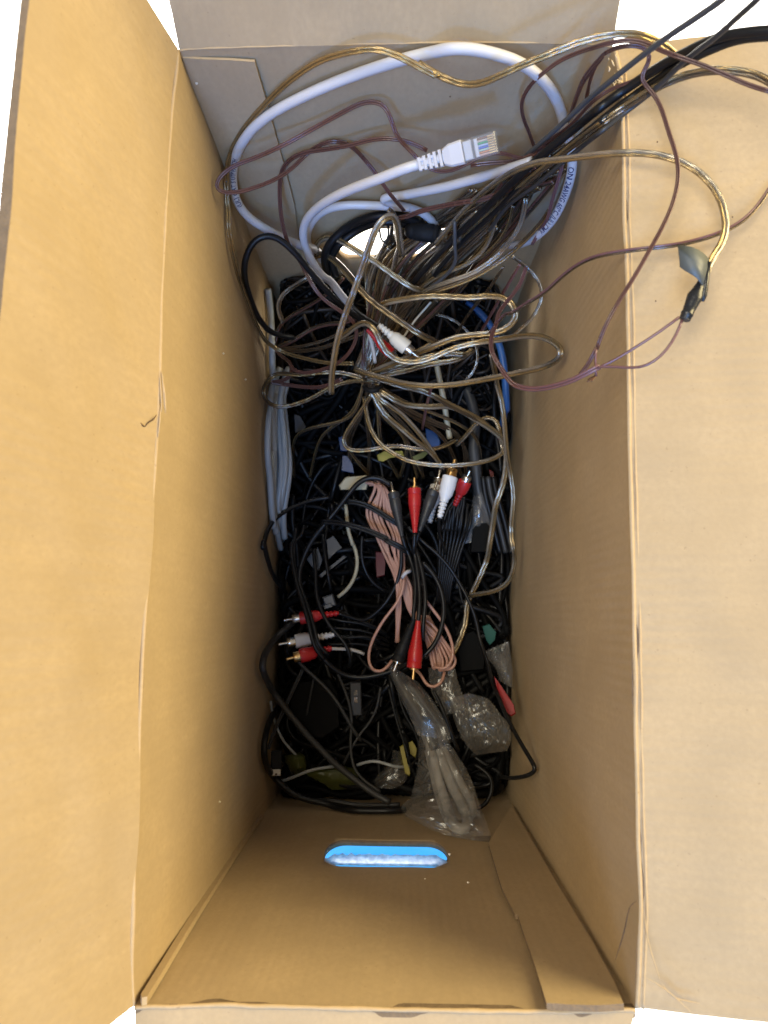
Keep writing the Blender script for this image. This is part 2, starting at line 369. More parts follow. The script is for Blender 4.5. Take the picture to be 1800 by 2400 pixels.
def add_box(mb, o, ax, size, mi=0, bev=.12):
    """chamfered box centred at o, ax = three axes, size = full extents"""
    x, y, z = ax; hx, hy, hz = [q/2 for q in size]; b = min(hx, hy, hz)*bev*2
    V = []
    for zz, sh in ((-hz, b), (-hz+b, 0), (hz-b, 0), (hz, b)):
        for sx, sy in ((-1, -1), (1, -1), (1, 1), (-1, 1)):
            V.append((sx*(hx-sh) if True else 0, sy*(hy-sh), zz))
    v = [np.array(o)+x*a+y*c+z*d for a, c, d in V]
    f = [(3, 2, 1, 0), (12, 13, 14, 15)]
    for i in range(3):
        for k in range(4): k2 = (k+1) % 4; f.append((i*4+k, i*4+k2, i*4+4+k2, i*4+4+k))
    mb.add(v, f, None, mi)
def P1(txt):
    p, _ = parse(txt); return fit_inside(p[0], .003)

# ------------------------------------------------------------------ ground
zf = -H*1.235
me = bpy.data.meshes.new('floor'); me.from_pydata([(-4, -4, zf), (4, -4, zf), (4, 4, zf), (-4, 4, zf)], [], [(0, 1, 2, 3)])
tag(link('floor', me, 'floor'), 'plain white floor under the cardboard box', None, None, 'structure')

# ------------------------------------------------------------------ the box
box = empty('cardboard_box', (0, 0, 0), 'large open brown cardboard box full of tangled cables', 'box')
S_BOT = 2.22
def resample(pts, n):
    P = np.array(pts, float); d = np.concatenate(([0], np.cumsum(np.linalg.norm(np.diff(P, axis=0), axis=1)))); t = np.linspace(0, d[-1], n)
    a = np.stack([np.interp(t, d, P[:, k]) for k in range(P.shape[1])], 1); return smooth(a, max(1, n//40))
TH = .0032
def sheet(name, G, out, mats, parent, bump=.0003, seed=0, thick=TH, edge_mi=1):
    """G: (n, m, 3) grid of the inner face; out: direction of the board's thickness (array or function)"""
    n, m, _ = G.shape
    du = np.gradient(G, axis=0); dv = np.gradient(G, axis=1); N_ = np.cross(du, dv); N_ /= np.linalg.norm(N_, axis=2)[..., None]
    if np.sum(N_*np.array(out)) < 0: N_ = -N_
    W = np.zeros((n, m))
    for i in range(n):
        for j in range(m):
            p = G[i, j]; W[i, j] = (mnoise(Vector(p*22+seed))+.4*mnoise(Vector(p*70+seed)))*bump
    wgt = np.ones((n, m)); 
    F = G + N_*(W*wgt)[..., None]; B = G + N_*thick
    mb = MB(); idx = lambda i, j: i*m+j
    flip = np.sum(np.cross(F[1, 0]-F[0, 0], F[0, 1]-F[0, 0])*N_[0, 0]) > 0
    q = [(idx(i, j), idx(i+1, j), idx(i+1, j+1), idx(i, j+1)) for i in range(n-1) for j in range(m-1)]
    if flip: q = [a[::-1] for a in q]
    k = n*m
    mb.v = [tuple(p) for p in F.reshape(-1, 3)]+[tuple(p) for p in B.reshape(-1, 3)]
    faces = q + [tuple(x+k for x in a[::-1]) for a in q]; mi = [0]*len(faces)
    border = [idx(i, 0) for i in range(n)]+[idx(n-1, j) for j in range(1, m)]+[idx(i, m-1) for i in range(n-2, -1, -1)]+[idx(0, j) for j in range(m-2, 0, -1)]
    for a, b_ in zip(border, border[1:]+border[:1]):
        faces.append((a, b_, b_+k, a+k) if not flip else (b_, a, a+k, b_+k)); mi.append(edge_mi)
    mb.f = faces; mb.mi = mi; mb.uv = [[(0, 0)]*len(a) for a in faces]
    return mb.build(name, mats, parent, True, 40)
def wall_grid(rim, n, m, s1=S_BOT):
    q = resample([at(*p)[:2] for p in rim], n); G = np.zeros((n, m, 3))
    for j, s in enumerate(np.linspace(1.0, s1, m)):
        e = min(1, j*.6)*.0026; qe = q.copy(); qe[0] += unit(q[0]-q[-1])*e; qe[-1] += unit(q[-1]-q[0])*e     # boards run on into the corners
        G[:, j, :2] = qe; G[:, j, 2] = H - s*H
    return G
def wall(name, rim, out, mats, n=60, m=40, seed=0):
    G = wall_grid(rim, n, m); return sheet(name, G, out, mats, box, .0006, seed)
wl = wall('side_wall', RIM_L, (-1, 0, 0), ['card_y', 'card_edge'], 70, 34, 1); wl['label'] = 'side wall on the left, lit warm yellow'
wr = wall('side_wall', RIM_R, (1, 0, 0), ['card_y', 'card_edge'], 70, 34, 2); wr['label'] = 'side wall on the right, in shade'
wf = wall('end_wall', RIM_F, (0, 1, 0), ['card_x', 'card_edge'], 50, 34, 3); wf['label'] = 'far end wall behind the white cable loop'
wn = wall('end_wall', RIM_N, (0, -1, 0), ['card_x', 'card_edge'], 50, 34, 4); wn['label'] = 'near end wall with the glowing slot'
# bottom panel
q = [at(*RIM_L[0])[:2], at(*RIM_R[0])[:2], at(*RIM_R[-1])[:2], at(*RIM_L[-1])[:2]]
qc = sum(q)/4; q = [c+(c-qc)*.035+np.sign(c-qc)*.002 for c in q]
G = np.zeros((12, 12, 3))
for i in range(12):
    for j in range(12):
        a, b_ = i/11, j/11; p = (q[0]*(1-a)+q[1]*a)*(1-b_)+(q[3]*(1-a)+q[2]*a)*b_; G[i, j] = (*p, H-(S_BOT-.001)*H)
sheet('bottom_panel', G, (0, 0, -1), ['card_x', 'card_edge'], box, .0003, 5)
# hand holes through both end walls
def hand_hole(w_, x0, x1, yt, yb, rim_y, thick_dir):
    """slot cut: photo x range, photo y range on that wall"""
    n, d = _poly[2] if thick_dir > 0 else _poly[3]
    def on_wall(px, py):
        r = ray(px, py)[:2]*H; s = d/n.dot(r); return np.array((r[0]*s, r[1]*s, H-s*H))
    A, B_, C_, D_ = on_wall(x0, (yt+yb)/2), on_wall(x1, (yt+yb)/2), on_wall((x0+x1)/2, yt), on_wall((x0+x1)/2, yb)
    zc, hz = (C_[2]+D_[2])/2, abs(C_[2]-D_[2])/2; xa, xb = A[0]+hz*.45, B_[0]-hz*.45; yw = C_[1]
    mb = MB(); v = []; N2 = 14; ring = []
    for k in range(N2+1): t = math.pi/2+math.pi*k/N2; ring.append((xa+hz*.45*math.cos(t), zc+hz*math.sin(t)))
    for k in range(N2+1): t = -math.pi/2+math.pi*k/N2; ring.append((xb+hz*.45*math.cos(t), zc+hz*math.sin(t)))
    K = len(ring)
    v = [(x, yw-.02, z) for x, z in ring]+[(x, yw+.02, z) for x, z in ring]
    f = [tuple(range(K)), tuple(range(2*K-1, K-1, -1))]+[(i, i+K, (i+1) % K+K, (i+1) % K) for i in range(K)]
    mb.add(v, f); cut = mb.build('cutter', 'card_edge'); bm = bmesh.new(); bm.from_mesh(cut.data); bmesh.ops.recalc_face_normals(bm, faces=bm.faces); bm.to_mesh(cut.data); bm.free()
    cut.data.materials.clear(); cut.data.materials.append(M['card_x']); cut.data.materials.append(M['card_edge']); cut.data.polygons.foreach_set('material_index', [1]*len(cut.data.polygons))
    md = w_.modifiers.new('slot', 'BOOLEAN'); md.operation = 'DIFFERENCE'; md.object = cut; md.solver = 'EXACT'
    bpy.context.view_layer.update()
    nm = bpy.data.meshes.new_from_object(w_.evaluated_get(bpy.context.evaluated_depsgraph_get())); w_.modifiers.clear(); old = w_.data; w_.data = nm; bpy.data.meshes.remove(old); bpy.data.objects.remove(cut)
    return ring, yw, hz, xa, xb, zc
hand_hole(wf, 786, 1108, 545, 614, 0, 1)
ring, yw, hz, xa, xb, zc = hand_hole(wn, 761, 1049, 1966, 2027, 0, -1)
# torn translucent tab left hanging in the upper half of the near slot, bulging into the box
mb = MB(); nu, nv = 60, 7; v = []
for i in range(nu):
    a = i/(nu-1); x = xa-hz*.40+(xb-xa+.80*hz)*a; e = min(1, min(a, 1-a)*11+.12)
    for j in range(nv):
        b_ = j/(nv-1); z = zc + hz*(.62+.38*e**.7) - .0074*b_*e + .0010*mnoise(Vector((x*300, b_*3, 0)))*b_
        y = yw - .0006 + .0036*b_*e + .0010*mnoise(Vector((x*420, b_*4, 2)))*b_
        v.append((x, y, z))
mb.add(v, [(i*nv+j, (i+1)*nv+j, (i+1)*nv+j+1, i*nv+j+1) for i in range(nu-1) for j in range(nv-1)])
mb.build('handle_tab', 'paper_glow', wn)
# made-up glowing panel standing in for the bright blue outside the slot
gl = MB(); cx = (xa+xb)/2; gw = xb-xa+hz
g0 = np.array((cx, yw-.016, zc-.055))
add_box(gl, g0, (np.array((1., 0, 0)), np.array((0, 1., 0)), np.array((0, 0, 1.))), (gw+.03, .004, .16))
tag(gl.build('blue_stand_in_panel', 'glow', None, False), 'made-up glowing sky blue panel standing in for what shows through the near slot handle', 'stand-in panel')
# flaps
def flap(name, rim, dirs, L_, mats, label, seed, n=60, m=20, curl=0.0, inset=(0, 0)):
    q = resample([at(*p) for p in rim], n); G = np.zeros((n, m, 3))
    for i in range(n):
        t = i/(n-1); d0 = unit(np.array(dirs[0])*(1-t)+np.array(dirs[1])*t)
        for j in range(m):
            u = L_*j/(m-1); G[i, j] = q[i]+d0*u+np.array((0, 0, 1))*curl*(u/L_)**2
        ax = unit(q[-1]-q[0])
        for j in range(m):
            k = min(1, j/(m-1)*6)
            G[i, j] += ax*((inset[0]*(1-t)-inset[1]*t)*k)
    o = sheet(name, G, (0, 0, -1), mats, box, .0012, seed); o['label'] = label; return o
def dr(side, ang): a = R(ang); return {'L': (-math.cos(a), 0, math.sin(a)), 'R': (math.cos(a), 0, math.sin(a)), 'F': (0, math.cos(a), math.sin(a)), 'N': (0, -math.cos(a), math.sin(a))}[side]
flap('flap', RIM_L, (dr('L', 80), dr('L', 72)), .083, ['card_y', 'card_edge'], 'flap standing upright on the left, lit warm yellow', 11)
flap('flap', RIM_R, (dr('R', 9), dr('R', 11)), .092, ['card_y', 'card_edge'], 'flap lying open to the right', 12)
flap('flap', RIM_F, (dr('F', 70), dr('F', 62)), .092, ['card_x', 'card_edge'], 'far flap tilted up behind the cables', 13, inset=(.001, .001))
flap('flap', RIM_N, (dr('N', 2), dr('N', 2)), .092, ['card_x', 'card_edge'], 'near flap lying open at the bottom edge', 14, inset=(.001, .004))
# folds: a rounded, scuffed bead of board along each hinge
def fold(rim, r, off, wob=.0002, seed=0):
    q = resample([at(*p) for p in rim], 140); q = q + np.array(off)
    for i in range(len(q)): q[i] += np.array((mnoise(Vector((i*.13, seed, 0))), mnoise(Vector((i*.13, seed, 5))), mnoise(Vector((i*.2, seed, 9)))))*wob
    pr = [r*(1+.35*mnoise(Vector((i*.09, seed, 3)))) for i in range(len(q))]
    mb = MB(); add_tube(mb, q, r, 8, prof=pr); return mb.build('fold', 'card_fold', box)
fold(RIM_L, .0008, (-.0004, 0, .0002), .0003, 1); fold(RIM_R, .0008, (.0006, 0, .0003), .0003, 2)
fold([(x, y+1) for x, y in RIM_R[1:]], .00045, (.0026, 0, .0004), .0003, 6)
fold(RIM_F, .0004, (0, .0002, 0), .0002, 3); fold(RIM_N, .0008, (0, -.0006, .0002), .0003, 4)
# glue tabs: a second layer of board on the end walls
def patch(name, poly, wall_i, mats, lift=.0016, thick=.0013, label=None, parent=box):
    n, d = _poly[wall_i]; top = []
    for px, py in poly:
        r = ray(px, py)[:2]*H; s = (d-lift)/n.dot(r); top.append(np.array((r[0]*s, r[1]*s, H-s*H)))
    nn = np.array((n[0], n[1], 0)); k = len(top); mb = MB()
    v = top+[p+nn*(lift+.0005) for p in top]
    mb.add(v, [tuple(range(k))]+[(i, i+k, (i+1) % k+k, (i+1) % k) for i in range(k)])
    o = mb.build(name, mats, parent, False)
    bm = bmesh.new(); bm.from_mesh(o.data); bmesh.ops.recalc_face_normals(bm, faces=bm.faces); bm.to_mesh(o.data); bm.free()
    for i, p in enumerate(o.data.polygons): p.material_index = 0 if i == 0 else 1
    if label: o['label'] = label
    return o
patch('glue_tab', [(428, 136), (480, 139), (540, 141), (597, 145), (610, 190), (624, 236), (640, 295), (668, 395), (690, 480), (700, 560), (708, 640), (600, 640), (533, 410), (470, 245)], 2, ['card_x', 'card_x'], .0005, label='glued lap of board on the far wall')
patch('glue_tab', [(1199, 1886), (1145, 1975), (1176, 2080), (1207, 2142), (1214, 2143), (1224, 2176), (1250, 2250), (1272, 2322), (1281, 2351), (1330, 2354), (1400, 2356), (1462, 2352), (1440, 2300), (1390, 2208), (1300, 2060)], 3, ['card_x', 'card_edge'], label='glued lap of board on the near wall')
patch('glue_tab', [(618, 1905), (560, 1990), (470, 2130), (345, 2335), (333, 2338), (330, 2330), (420, 2185), (500, 2062), (600, 1915)], 3, ['card_x', 'card_x'], .0022, label='strip of board along the near left corner')
# the crushed, torn spot of the left fold
def ribbon(name, pts, wpx, mats, parent, lift=.0006):
    P = spline([at(px, py, s)+unit(CAM-at(px, py, s))*lift for px, py, s in pts], .0008); mb = MB(); n = len(P)
    pr = [max(.00006, radius_of(wpx, 1, 'round')*math.sin(math.pi*(i+.4)/n)**.6*(1+.4*mnoise(Vector((i*.7, 1, 1))))) for i in range(n)]
    add_tube(mb, P, 1, 6, prof=pr); return mb.build(name, mats, parent)
ribbon('tear', [(304, 953, .955), (314, 967, .96), (322, 982, .965), (333, 996, .97), (340, 1000, .975)], 5, 'tear', box, .0016)
ribbon('tear', [(340, 1000, .975), (350, 988, .98), (358, 984, .985), (367, 972, .99)], 3.5, 'tear', box, .0014)
for k, (x0, y0, x1, y1) in enumerate(((372, 850, 379, 965), (379, 870, 386, 960), (384, 900, 388, 968), (376, 955, 370, 1025), (366, 1012, 364, 1060))):
    ribbon('crease', [(x0, y0, 1.0), ((x0+x1)/2+1, (y0+y1)/2, 1.0), (x1, y1, 1.0)], 5, 'card_fold', box, .0009)
ribbon('tear', [(1492, 2112, 1.0), (1479, 2122, 1.005), (1472, 2140, 1.01), (1464, 2178, 1.015), (1455, 2210, 1.02), (1442, 2250, 1.03)], 2.5, 'tear', box, .0008)
for x0, x1 in ((1282, 1300), (1312, 1330), (1342, 1362), (1374, 1394), (1408, 1424), (1434, 1452)):
    ribbon('flute_shade', [(x0, 2357, .998), ((x0+x1)/2, 2358, .998), (x1, 2359, .998)], 6, 'tear', box, .0010)  # dark ribbons standing in for the shade inside the open flutes
for x0, y0, x1, y1, x2, y2 in ((1508, 2130, 1520, 2210, 1548, 2300), (1548, 2300, 1575, 2335, 1640, 2352), (1512, 2290, 1560, 2320, 1620, 2372)):
    ribbon('crease', [(x0, y0, .985), (x1, y1, .982), (x2, y2, .978)], 3, 'card_fold', box, .0006)
# torn fibres at the far right corner of the rim
for k in range(22):
    a = RNG.random(); x = 1432+RNG.normal(14, 10); y = 122+a*110; s = 1.0
    dx, dy = RNG.normal(4, 8), RNG.normal(14, 9)
    ribbon('torn_paper', [(x, y, s), (x+dx*.5+RNG.normal(0, 2), y+dy*.5, s-.003*RNG.random()), (x+dx, y+dy, s-.001)], RNG.uniform(1.5, 4), 'torn', box, .0012)
# specks of packing foam lying on the walls
for px, py, w_ in ((524, 829, 5), (576, 890, 5), (461, 196, 7), (515, 1880, 5), (1097, 2069, 5), (1054, 2003, 6), (996, 2060, 3), (1537, 706, 4), (1717, 509, 4), (1541, 333, 4), (1055, 227, 4)):
    p, _ = parse(f'P {px},{py},9'); p = fit_inside(p[0], .0008); mb = MB(); rr = radius_of(w_, (H-p[2])/H, 'round')
    add_lathe(mb, p-np.array((rr, 0, 0)), p+np.array((rr, rr*.6, 0)), [(0, rr*.2), (rr*.5, rr*.9), (rr*1.2, rr), (rr*2, rr*.2)], 6)
    tag(mb.build('speck', 'off_white' if px < 1500 and px != 1055 else 'tear', None, False), f'tiny {"pale" if px < 1500 and px != 1055 else "dark"} speck on the {"left wall" if px < 600 else "near wall" if py > 1900 else "right flap" if px > 1500 else "far wall"} near '+
        {524: 'the silver wire tip', 576: 'the lying wire loop', 461: 'the far left corner', 515: 'its lower end', 1097: 'the bag tip, right of the slot', 1054: 'the right end of the slot', 996: 'the slot, just below its glow', 1537: 'its fold below the brown wire', 1717: 'the clear wire bend', 1541: 'the falling brown wire', 1055: 'the white loop'}[px], 'speck')
# --- contents ---
# ================================================================== the white network cable with its clear plug
eth = empty('network_cable', P1('A 1390,900,1.12'), 'thick white network cable looping over the far wall, clear plug on its end', 'cable')
ETH_LOOP = 'A 760,1520,1.62 720,1450,1.55 640,1430,1.50 560,1400,1.47 400,1320,1.42 270,1230,1.38 195,1110,1.34 180,960,1.31 205,830,1.27 290,690,1.22 430,570,1.17 700,430,1.10 1000,310,1.05 1300,215,1.01 1500,168,.99 B 400,152,.975 560,150,.975 720,185,.985 870,235,1.0 1000,325,1.03 1090,430,1.07 1145,545,1.11 1170,650,1.14 1210,780,1.18 1222,900,1.21 1205,1000,1.24 1165,1120,1.28 1105,1240,1.33 1030,1330,1.38 900,1410,1.46 760,1420,1.52 600,1395,1.56 520,1440,1.64'
ETH_PLUG = 'A 1400,895,1.12 1300,925,1.125 1150,985,1.15 1000,1040,1.19 850,1105,1.25 720,1190,1.32 650,1280,1.38 638,1360,1.42 660,1450,1.47 700,1540,1.51 780,1640,1.56 E 900,510,1.58 960,590,1.61 1040,690,1.65 1110,780,1.71 1190,860,1.8'
ETH_MID = 'B 960,880,1.16 850,915,1.18 700,962,1.22 550,1005,1.26 420,1040,1.29 250,1075,1.33 120,1100,1.37 30,1112,1.40 0,1122,1.43 10,1140,1.47 A 1240,1160,1.50 1360,1192,1.52 1440,1235,1.62 1500,1300,1.75'
ETH_LOW = 'A 1330,1180,1.51 1150,1168,1.50 1000,1163,1.48 900,1165,1.46 800,1185,1.45 730,1225,1.44 680,1290,1.46 660,1380,1.50 690,1480,1.56'
mb, EP = cord_mesh([ETH_LOOP, ETH_PLUG, ETH_MID, ETH_LOW], 31, 'round', 14)
mb = MB()
ER = .0023
for t in (ETH_LOOP, ETH_PLUG, ETH_MID, ETH_LOW):
    P, _ = path(t, ER+.0004); add_tube(mb, P, ER, 14)
mb.build('jacket', 'white_pvc', eth)
LOOP, _ = path(ETH_LOOP, ER+.0004)
def print_on(P, r, text, size, near, phi0, name, parent, flip=1, spacing=1.0):
    """letters bent round the sheath; near = photo point where the text starts"""
    d = np.concatenate(([0], np.cumsum(np.linalg.norm(np.diff(P, axis=0), axis=1)))); T, S, U = frames(P)
    t0 = at(*near); q = (P-CAM)/(H-P[:, 2])[:, None]; i0 = int(np.argmin(np.linalg.norm(q-(t0-CAM)/H, axis=1)))
    cu = bpy.data.curves.new('print', 'FONT'); cu.body = text; cu.size = size; cu.space_character = spacing; cu.resolution_u = 2; cu.offset = size*.02
    ob = bpy.data.objects.new('print', cu); COL.objects.link(ob); bpy.context.view_layer.update()
    me = bpy.data.meshes.new_from_object(ob.evaluated_get(bpy.context.evaluated_depsgraph_get())); bpy.data.objects.remove(ob)
    bm = bmesh.new(); bm.from_mesh(me); bmesh.ops.triangulate(bm, faces=bm.faces)
    for _ in range(3): bmesh.ops.subdivide_edges(bm, edges=[e for e in bm.edges if e.calc_length() > size*.14], cuts=1); bmesh.ops.triangulate(bm, faces=bm.faces)
    bm.to_mesh(me); bm.free()
    mb = MB(); v = []
    for p in me.vertices:
        s = d[i0]+flip*p.co.x; c = np.array([np.interp(s, d, P[:, k]) for k in range(3)]); i = min(len(P)-1, int(np.searchsorted(d, s)))
        a = phi0-flip*(p.co.y-size*.35)/r
        v.append(c+(S[i]*math.sin(a)+U[i]*math.cos(a))*(r+.00006))
    mb.add(v, [tuple(f.vertices) for f in me.polygons]); bpy.data.meshes.remove(me); return mb.build(name, 'ink', parent, False)
print_on(LOOP, ER, 'ON 24AWG 60°C (UL) CMX', .0040, (1341, 386), .15, 'printing', eth)
print_on(LOOP, ER, '(UL) CAT 5 UTP PATCH', .0034, (566, 478), .1, 'printing', eth, 1)
# boot and modular plug
pa, pb = P1('A 1385,902,1.12'), at(1166, 333, 1.075)
x, y, z = axis_frame(pa, pb); LEN = np.linalg.norm(pb-pa); u = LEN/33.0      # u: one millimetre of a plug 33 mm long
z = unit(z + y*.05); y = unit(np.cross(z, x)); z = np.cross(x, y)
def B3(mb, c, size, bev=.12, mi=0): add_box(mb, pa+(x*c[0]+y*c[1]*.78+z*c[2]*.85)*u, (x, y, z), [size[0]*u, size[1]*u*.78, size[2]*u*.85], mi, bev)
mb = MB()
for i in range(5): B3(mb, (1.0+i*2.25, 0, 0), (1.35, 6.6+i*.42, 5.4+i*.3), .25)
for i in range(4):
    for k in ((-1, 1) if i % 2 == 0 else (0,)): B3(mb, (2.1+i*2.25, k*1.9, 0), (1.4, 1.6 if k else 2.4, 5.2), .1)
B3(mb, (6, 0, 0), (12, 4.2, 3.6), .1)
mb.build('strain_relief_boot', 'white_pvc', eth, False)
mb = MB(); v = []
for xx, hy, hz_ in ((11.2, 4.0, 3.2), (14.0, 5.5, 3.7), (19.0, 5.8, 3.9), (19.4, 5.6, 3.7)):
    b_ = .8
    for sy, sz in ((-1, -1), (-1, -1), (1, -1), (1, -1), (1, 1), (1, 1), (-1, 1), (-1, 1)): v.append((sy, sz, xx, hy, hz_))
V = []
for i, (sy, sz, xx, hy, hz_) in enumerate(v):
    k = i % 8; a = (sy*(hy-(.9 if k in (1, 2, 5, 6) else 0)), sz*(hz_-(.9 if k in (0, 3, 4, 7) else 0)))
    V.append(pa+(x*xx+y*a[0]*.78+z*a[1]*.85)*u)
f = [(i*8+k, i*8+(k+1) % 8, i*8+8+(k+1) % 8, i*8+8+k) for i in range(3) for k in range(8)]+[tuple(range(7, -1, -1)), tuple(24+k for k in range(8))]
mb.add(V, f); mb.build('boot_collar', 'white_pvc', eth, False)
pl = MB(); B3(pl, (26.2, 0, .2), (13.6, 10.6, 7.0), .08); plug = pl.build('plug', 'plug_clear', eth, False)
mb = MB(); B3(mb, (21.2, 0, .4), (3.4, 9.0, 3.4)); B3(mb, (24.8, 0, .6), (1.4, 8.6, 3.0)); plc = mb.build('latch_block', 'white_pvc', plug, False)
for i in range(8):
    mb = MB(); B3(mb, (31.0, -3.9+i*1.1, 2.2), (2.6, .55, 1.6), .05); mb.build('contact', 'gold', plug, False)
wm = [mat('wire_white_orange', (.62, .38, .30)), mat('wire_orange', (.6, .25, .1)), mat('wire_white_green', (.45, .6, .5)), mat('wire_blue', (.08, .16, .55)), mat('wire_white_blue', (.45, .55, .75)), mat('wire_green', (.06, .35, .14)), mat('wire_white_brown', (.6, .5, .42)), mat('wire_brown', (.22, .11, .06))]
for i in range(8):
    mb = MB(); p0 = pa+(x*25.2+y*(-3.9+i*1.1)*.76+z*1.2)*u; add_tube(mb, np.array([p0, p0+x*2*u, p0+x*4.6*u]), .36*u, 6); mb.build('conductor', wm[i], plug)

# ================================================================== wires along the rim and over the right corner
cab('speaker_wire', 'gold speaker wire arching along the far rim from the left wall to the torn corner', 'wire', ['clear_gold', 'clear_gold'], 15,
    'E 1090,1168,1.66 900,1165,1.68 700,1125,1.72 550,1080,1.74 430,1015,1.72 350,900,1.66 270,700,1.54 200,500,1.45 150,300,1.40 118,100,1.36 A 150,1200,1.33 138,1000,1.28 160,850,1.24 240,690,1.19 400,500,1.12 560,350,1.06 760,222,1.01 950,170,.985 1110,152,.975 1230,185,.975 1380,262,.98 1530,340,.985 B 200,225,.985 350,320,.99 470,375,.99 570,388,.985 680,357,.97 850,275,.95 1060,190,.93 1250,110,.915 1420,65,.905 C 700,215,.90 780,213,.90 860,228,.90 950,268,.91 1040,335,.925 1130,420,.94', 'twin', turn=.35)
cab('speaker_wire', 'thin brown wire rising in a sharp bend and over the torn far right corner', 'wire', 'brown', 11,
    'B 1010,860,1.22 975,790,1.20 940,690,1.16 903,600,1.12 890,490,1.08 940,395,1.05 1040,300,1.01 1160,215,.975 1300,160,.945 C 520,312,.925 650,272,.91 780,256,.90 860,275,.90 930,312,.895 1050,360,.885 1200,408,.88 1400,492,.875 1540,555,.87 1680,595,.86', 'twin', turn=.4)
cab('speaker_wire', 'brown wire climbing to the corner, then falling over the right fold to bare ends', 'wire', 'brown', 11,
    ['B 1160,690,1.16 1200,600,1.12 1240,480,1.07 1300,330,1.01 1390,225,.965 C 610,335,.935 690,302,.92 780,290,.915 850,300,.915 893,340,.92 895,390,.925 860,450,.935 830,500,.94 860,550,.945 910,595,.945 965,690,.945 1010,840,.945 1060,985,.945 1083,1110,.945 1050,1300,.95 960,1500,.955 880,1640,.96 D 800,400,.965 710,540,.97 640,660,.975 585,770,.985 548,880,.995', 'D 548,870,.994 520,930,1.0 480,1000,1.01 440,1045,1.015'], 'twin', turn=.5)
cab('bare_wire_end', 'short bare conductor stub sticking down below the falling brown wire', 'wire', 'mauve', 6, 'D 546,880,.994 538,940,.998 543,1000,1.003 545,1055,1.008')
for k, (a, b_) in enumerate((((545, 1050), (485, 1095)), ((520, 1070), (490, 1075)), ((543, 1052), (505, 1065)))):
    pass
mb = MB()
for a in ('D 545,1050,1.008 520,1072,1.008 487,1092,1.006', 'D 545,1050,1.008 515,1066,1.01 490,1078,1.012', 'D 545,1052,1.008 522,1076,1.006 514,1090,1.006'):
    P, _ = path(a, .001); add_tube(mb, P, .0003, 5)
tag(mb.build('frayed_strands', 'copper'), 'frayed bare copper strands at the end of the brown wire stub', 'wire strands')
cab('speaker_wire', 'mauve brown wire from the tangle to the taped joint on the right flap', 'wire', 'mauve', 12,
    ['F 1270,420,1.42 1230,540,1.42 1160,640,1.40 1095,720,1.38 1055,780,1.36 1040,860,1.33 1005,945,1.30 1000,1050,1.26 1030,1130,1.22 1080,1210,1.18 1140,1300,1.14 1200,1345,1.10 1320,1368,1.07 1480,1345,1.03 1640,1295,1.0 D 500,1025,.985 570,992,.98'], 'twin', turn=.5)
cab('wire_lead', 'upper mauve lead running straight to the taped joint', 'wire', 'mauve', 7, 'D 560,1000,.98 640,965,.972 800,868,.955 950,772,.94 1085,672,.93')
cab('wire_lead', 'lower mauve lead bending under to the taped joint', 'wire', 'mauve', 7, 'D 560,996,.98 640,988,.972 740,1002,.962 830,1004,.955 920,970,.945 1010,885,.938 1070,780,.934 1103,690,.93')
# taped joint
tj = empty('taped_joint', P1('D 1150,560,.93'), 'wire joint wrapped in black tape with a loose grey tape flag, on the right flap', 'taped joint')
a, b_ = P1('D 1118,690,.93'), P1('D 1250,395,.925')
mb = MB(); L_ = np.linalg.norm(b_-a); add_lathe(mb, a, b_, [(0, .0017), (.0002, .0020), (L_*.10, .0020), (L_*.11, .0022), (L_*.15, .0022), (L_*.17, .0020), (L_*.28, .0022), (L_*.45, .0026), (L_*.53, .0027), (L_*.62, .0021), (L_*.8, .0014), (L_, .0010)], 16, flat=.75); tb = mb.build('tape_wrap', 'tape_black', tj, True)
mb = MB(); add_lathe(mb, a-unit(b_-a)*.0001, b_, [(0, .0009), (0, .0017), (.0003, .0018), (.0005, .0008)], 14); mb.build('sleeve', 'dark_grey', tj)
mb = MB(); add_lathe(mb, P1('D 1235,570,.928'), P1('D 1262,400,.924'), [(0, .0006), (.002, .0012), (.008, .0011), (.014, .0009)], 10); mb.build('tape_edge', 'tape_black', tj)
pts = [(1075, 205), (1120, 209), (1165, 217), (1210, 236), (1250, 264), (1278, 295), (1268, 350), (1254, 410), (1238, 470), (1222, 450), (1196, 415), (1160, 392), (1120, 368), (1088, 345), (1086, 300), (1080, 250)]
mb = MB(); D0 = FR['D']; V = []
for i, (px, py) in enumerate(pts): V.append(at(D0[0]+px*D0[2], D0[1]+py*D0[2], .925-.012*math.sin((px-1075)/205*math.pi)-.006*(1-(py-205)/270)))
c0 = sum(V)/len(V)+np.array((0, 0, .0014)); k = len(V)
V2 = [v+np.array((0, 0, -.0003)) for v in V]
mb.add(V+[c0]+V2+[c0-np.array((0, 0, .0003))], [(i, (i+1) % k, k) for i in range(k)]+[((i+1) % k+k+1, i+k+1, 2*k+1) for i in range(k)]+[(i, i+k+1, (i+1) % k+k+1, (i+1) % k) for i in range(k)])
mb.build('tape_flag', 'tape', tj)
cab('speaker_wire', 'clear silver speaker wire bowing out over the right flap down to the taped joint', 'wire', ['clear_silver', 'clear_gold'], 17,
    'B 330,1420,1.44 430,1300,1.38 520,1195,1.32 620,1100,1.26 720,1020,1.20 850,940,1.13 990,888,1.08 1150,868,1.04 C 550,1003,1.0 700,992,.975 850,990,.965 960,1003,.955 1070,1035,.95 1180,1090,.945 1280,1175,.94 1340,1260,.94 1375,1350,.938 1388,1450,.936 1375,1550,.932 1340,1610,.93 D 1310,270,.928 1275,330,.925 1255,400,.924', 'twin', turn=.35)
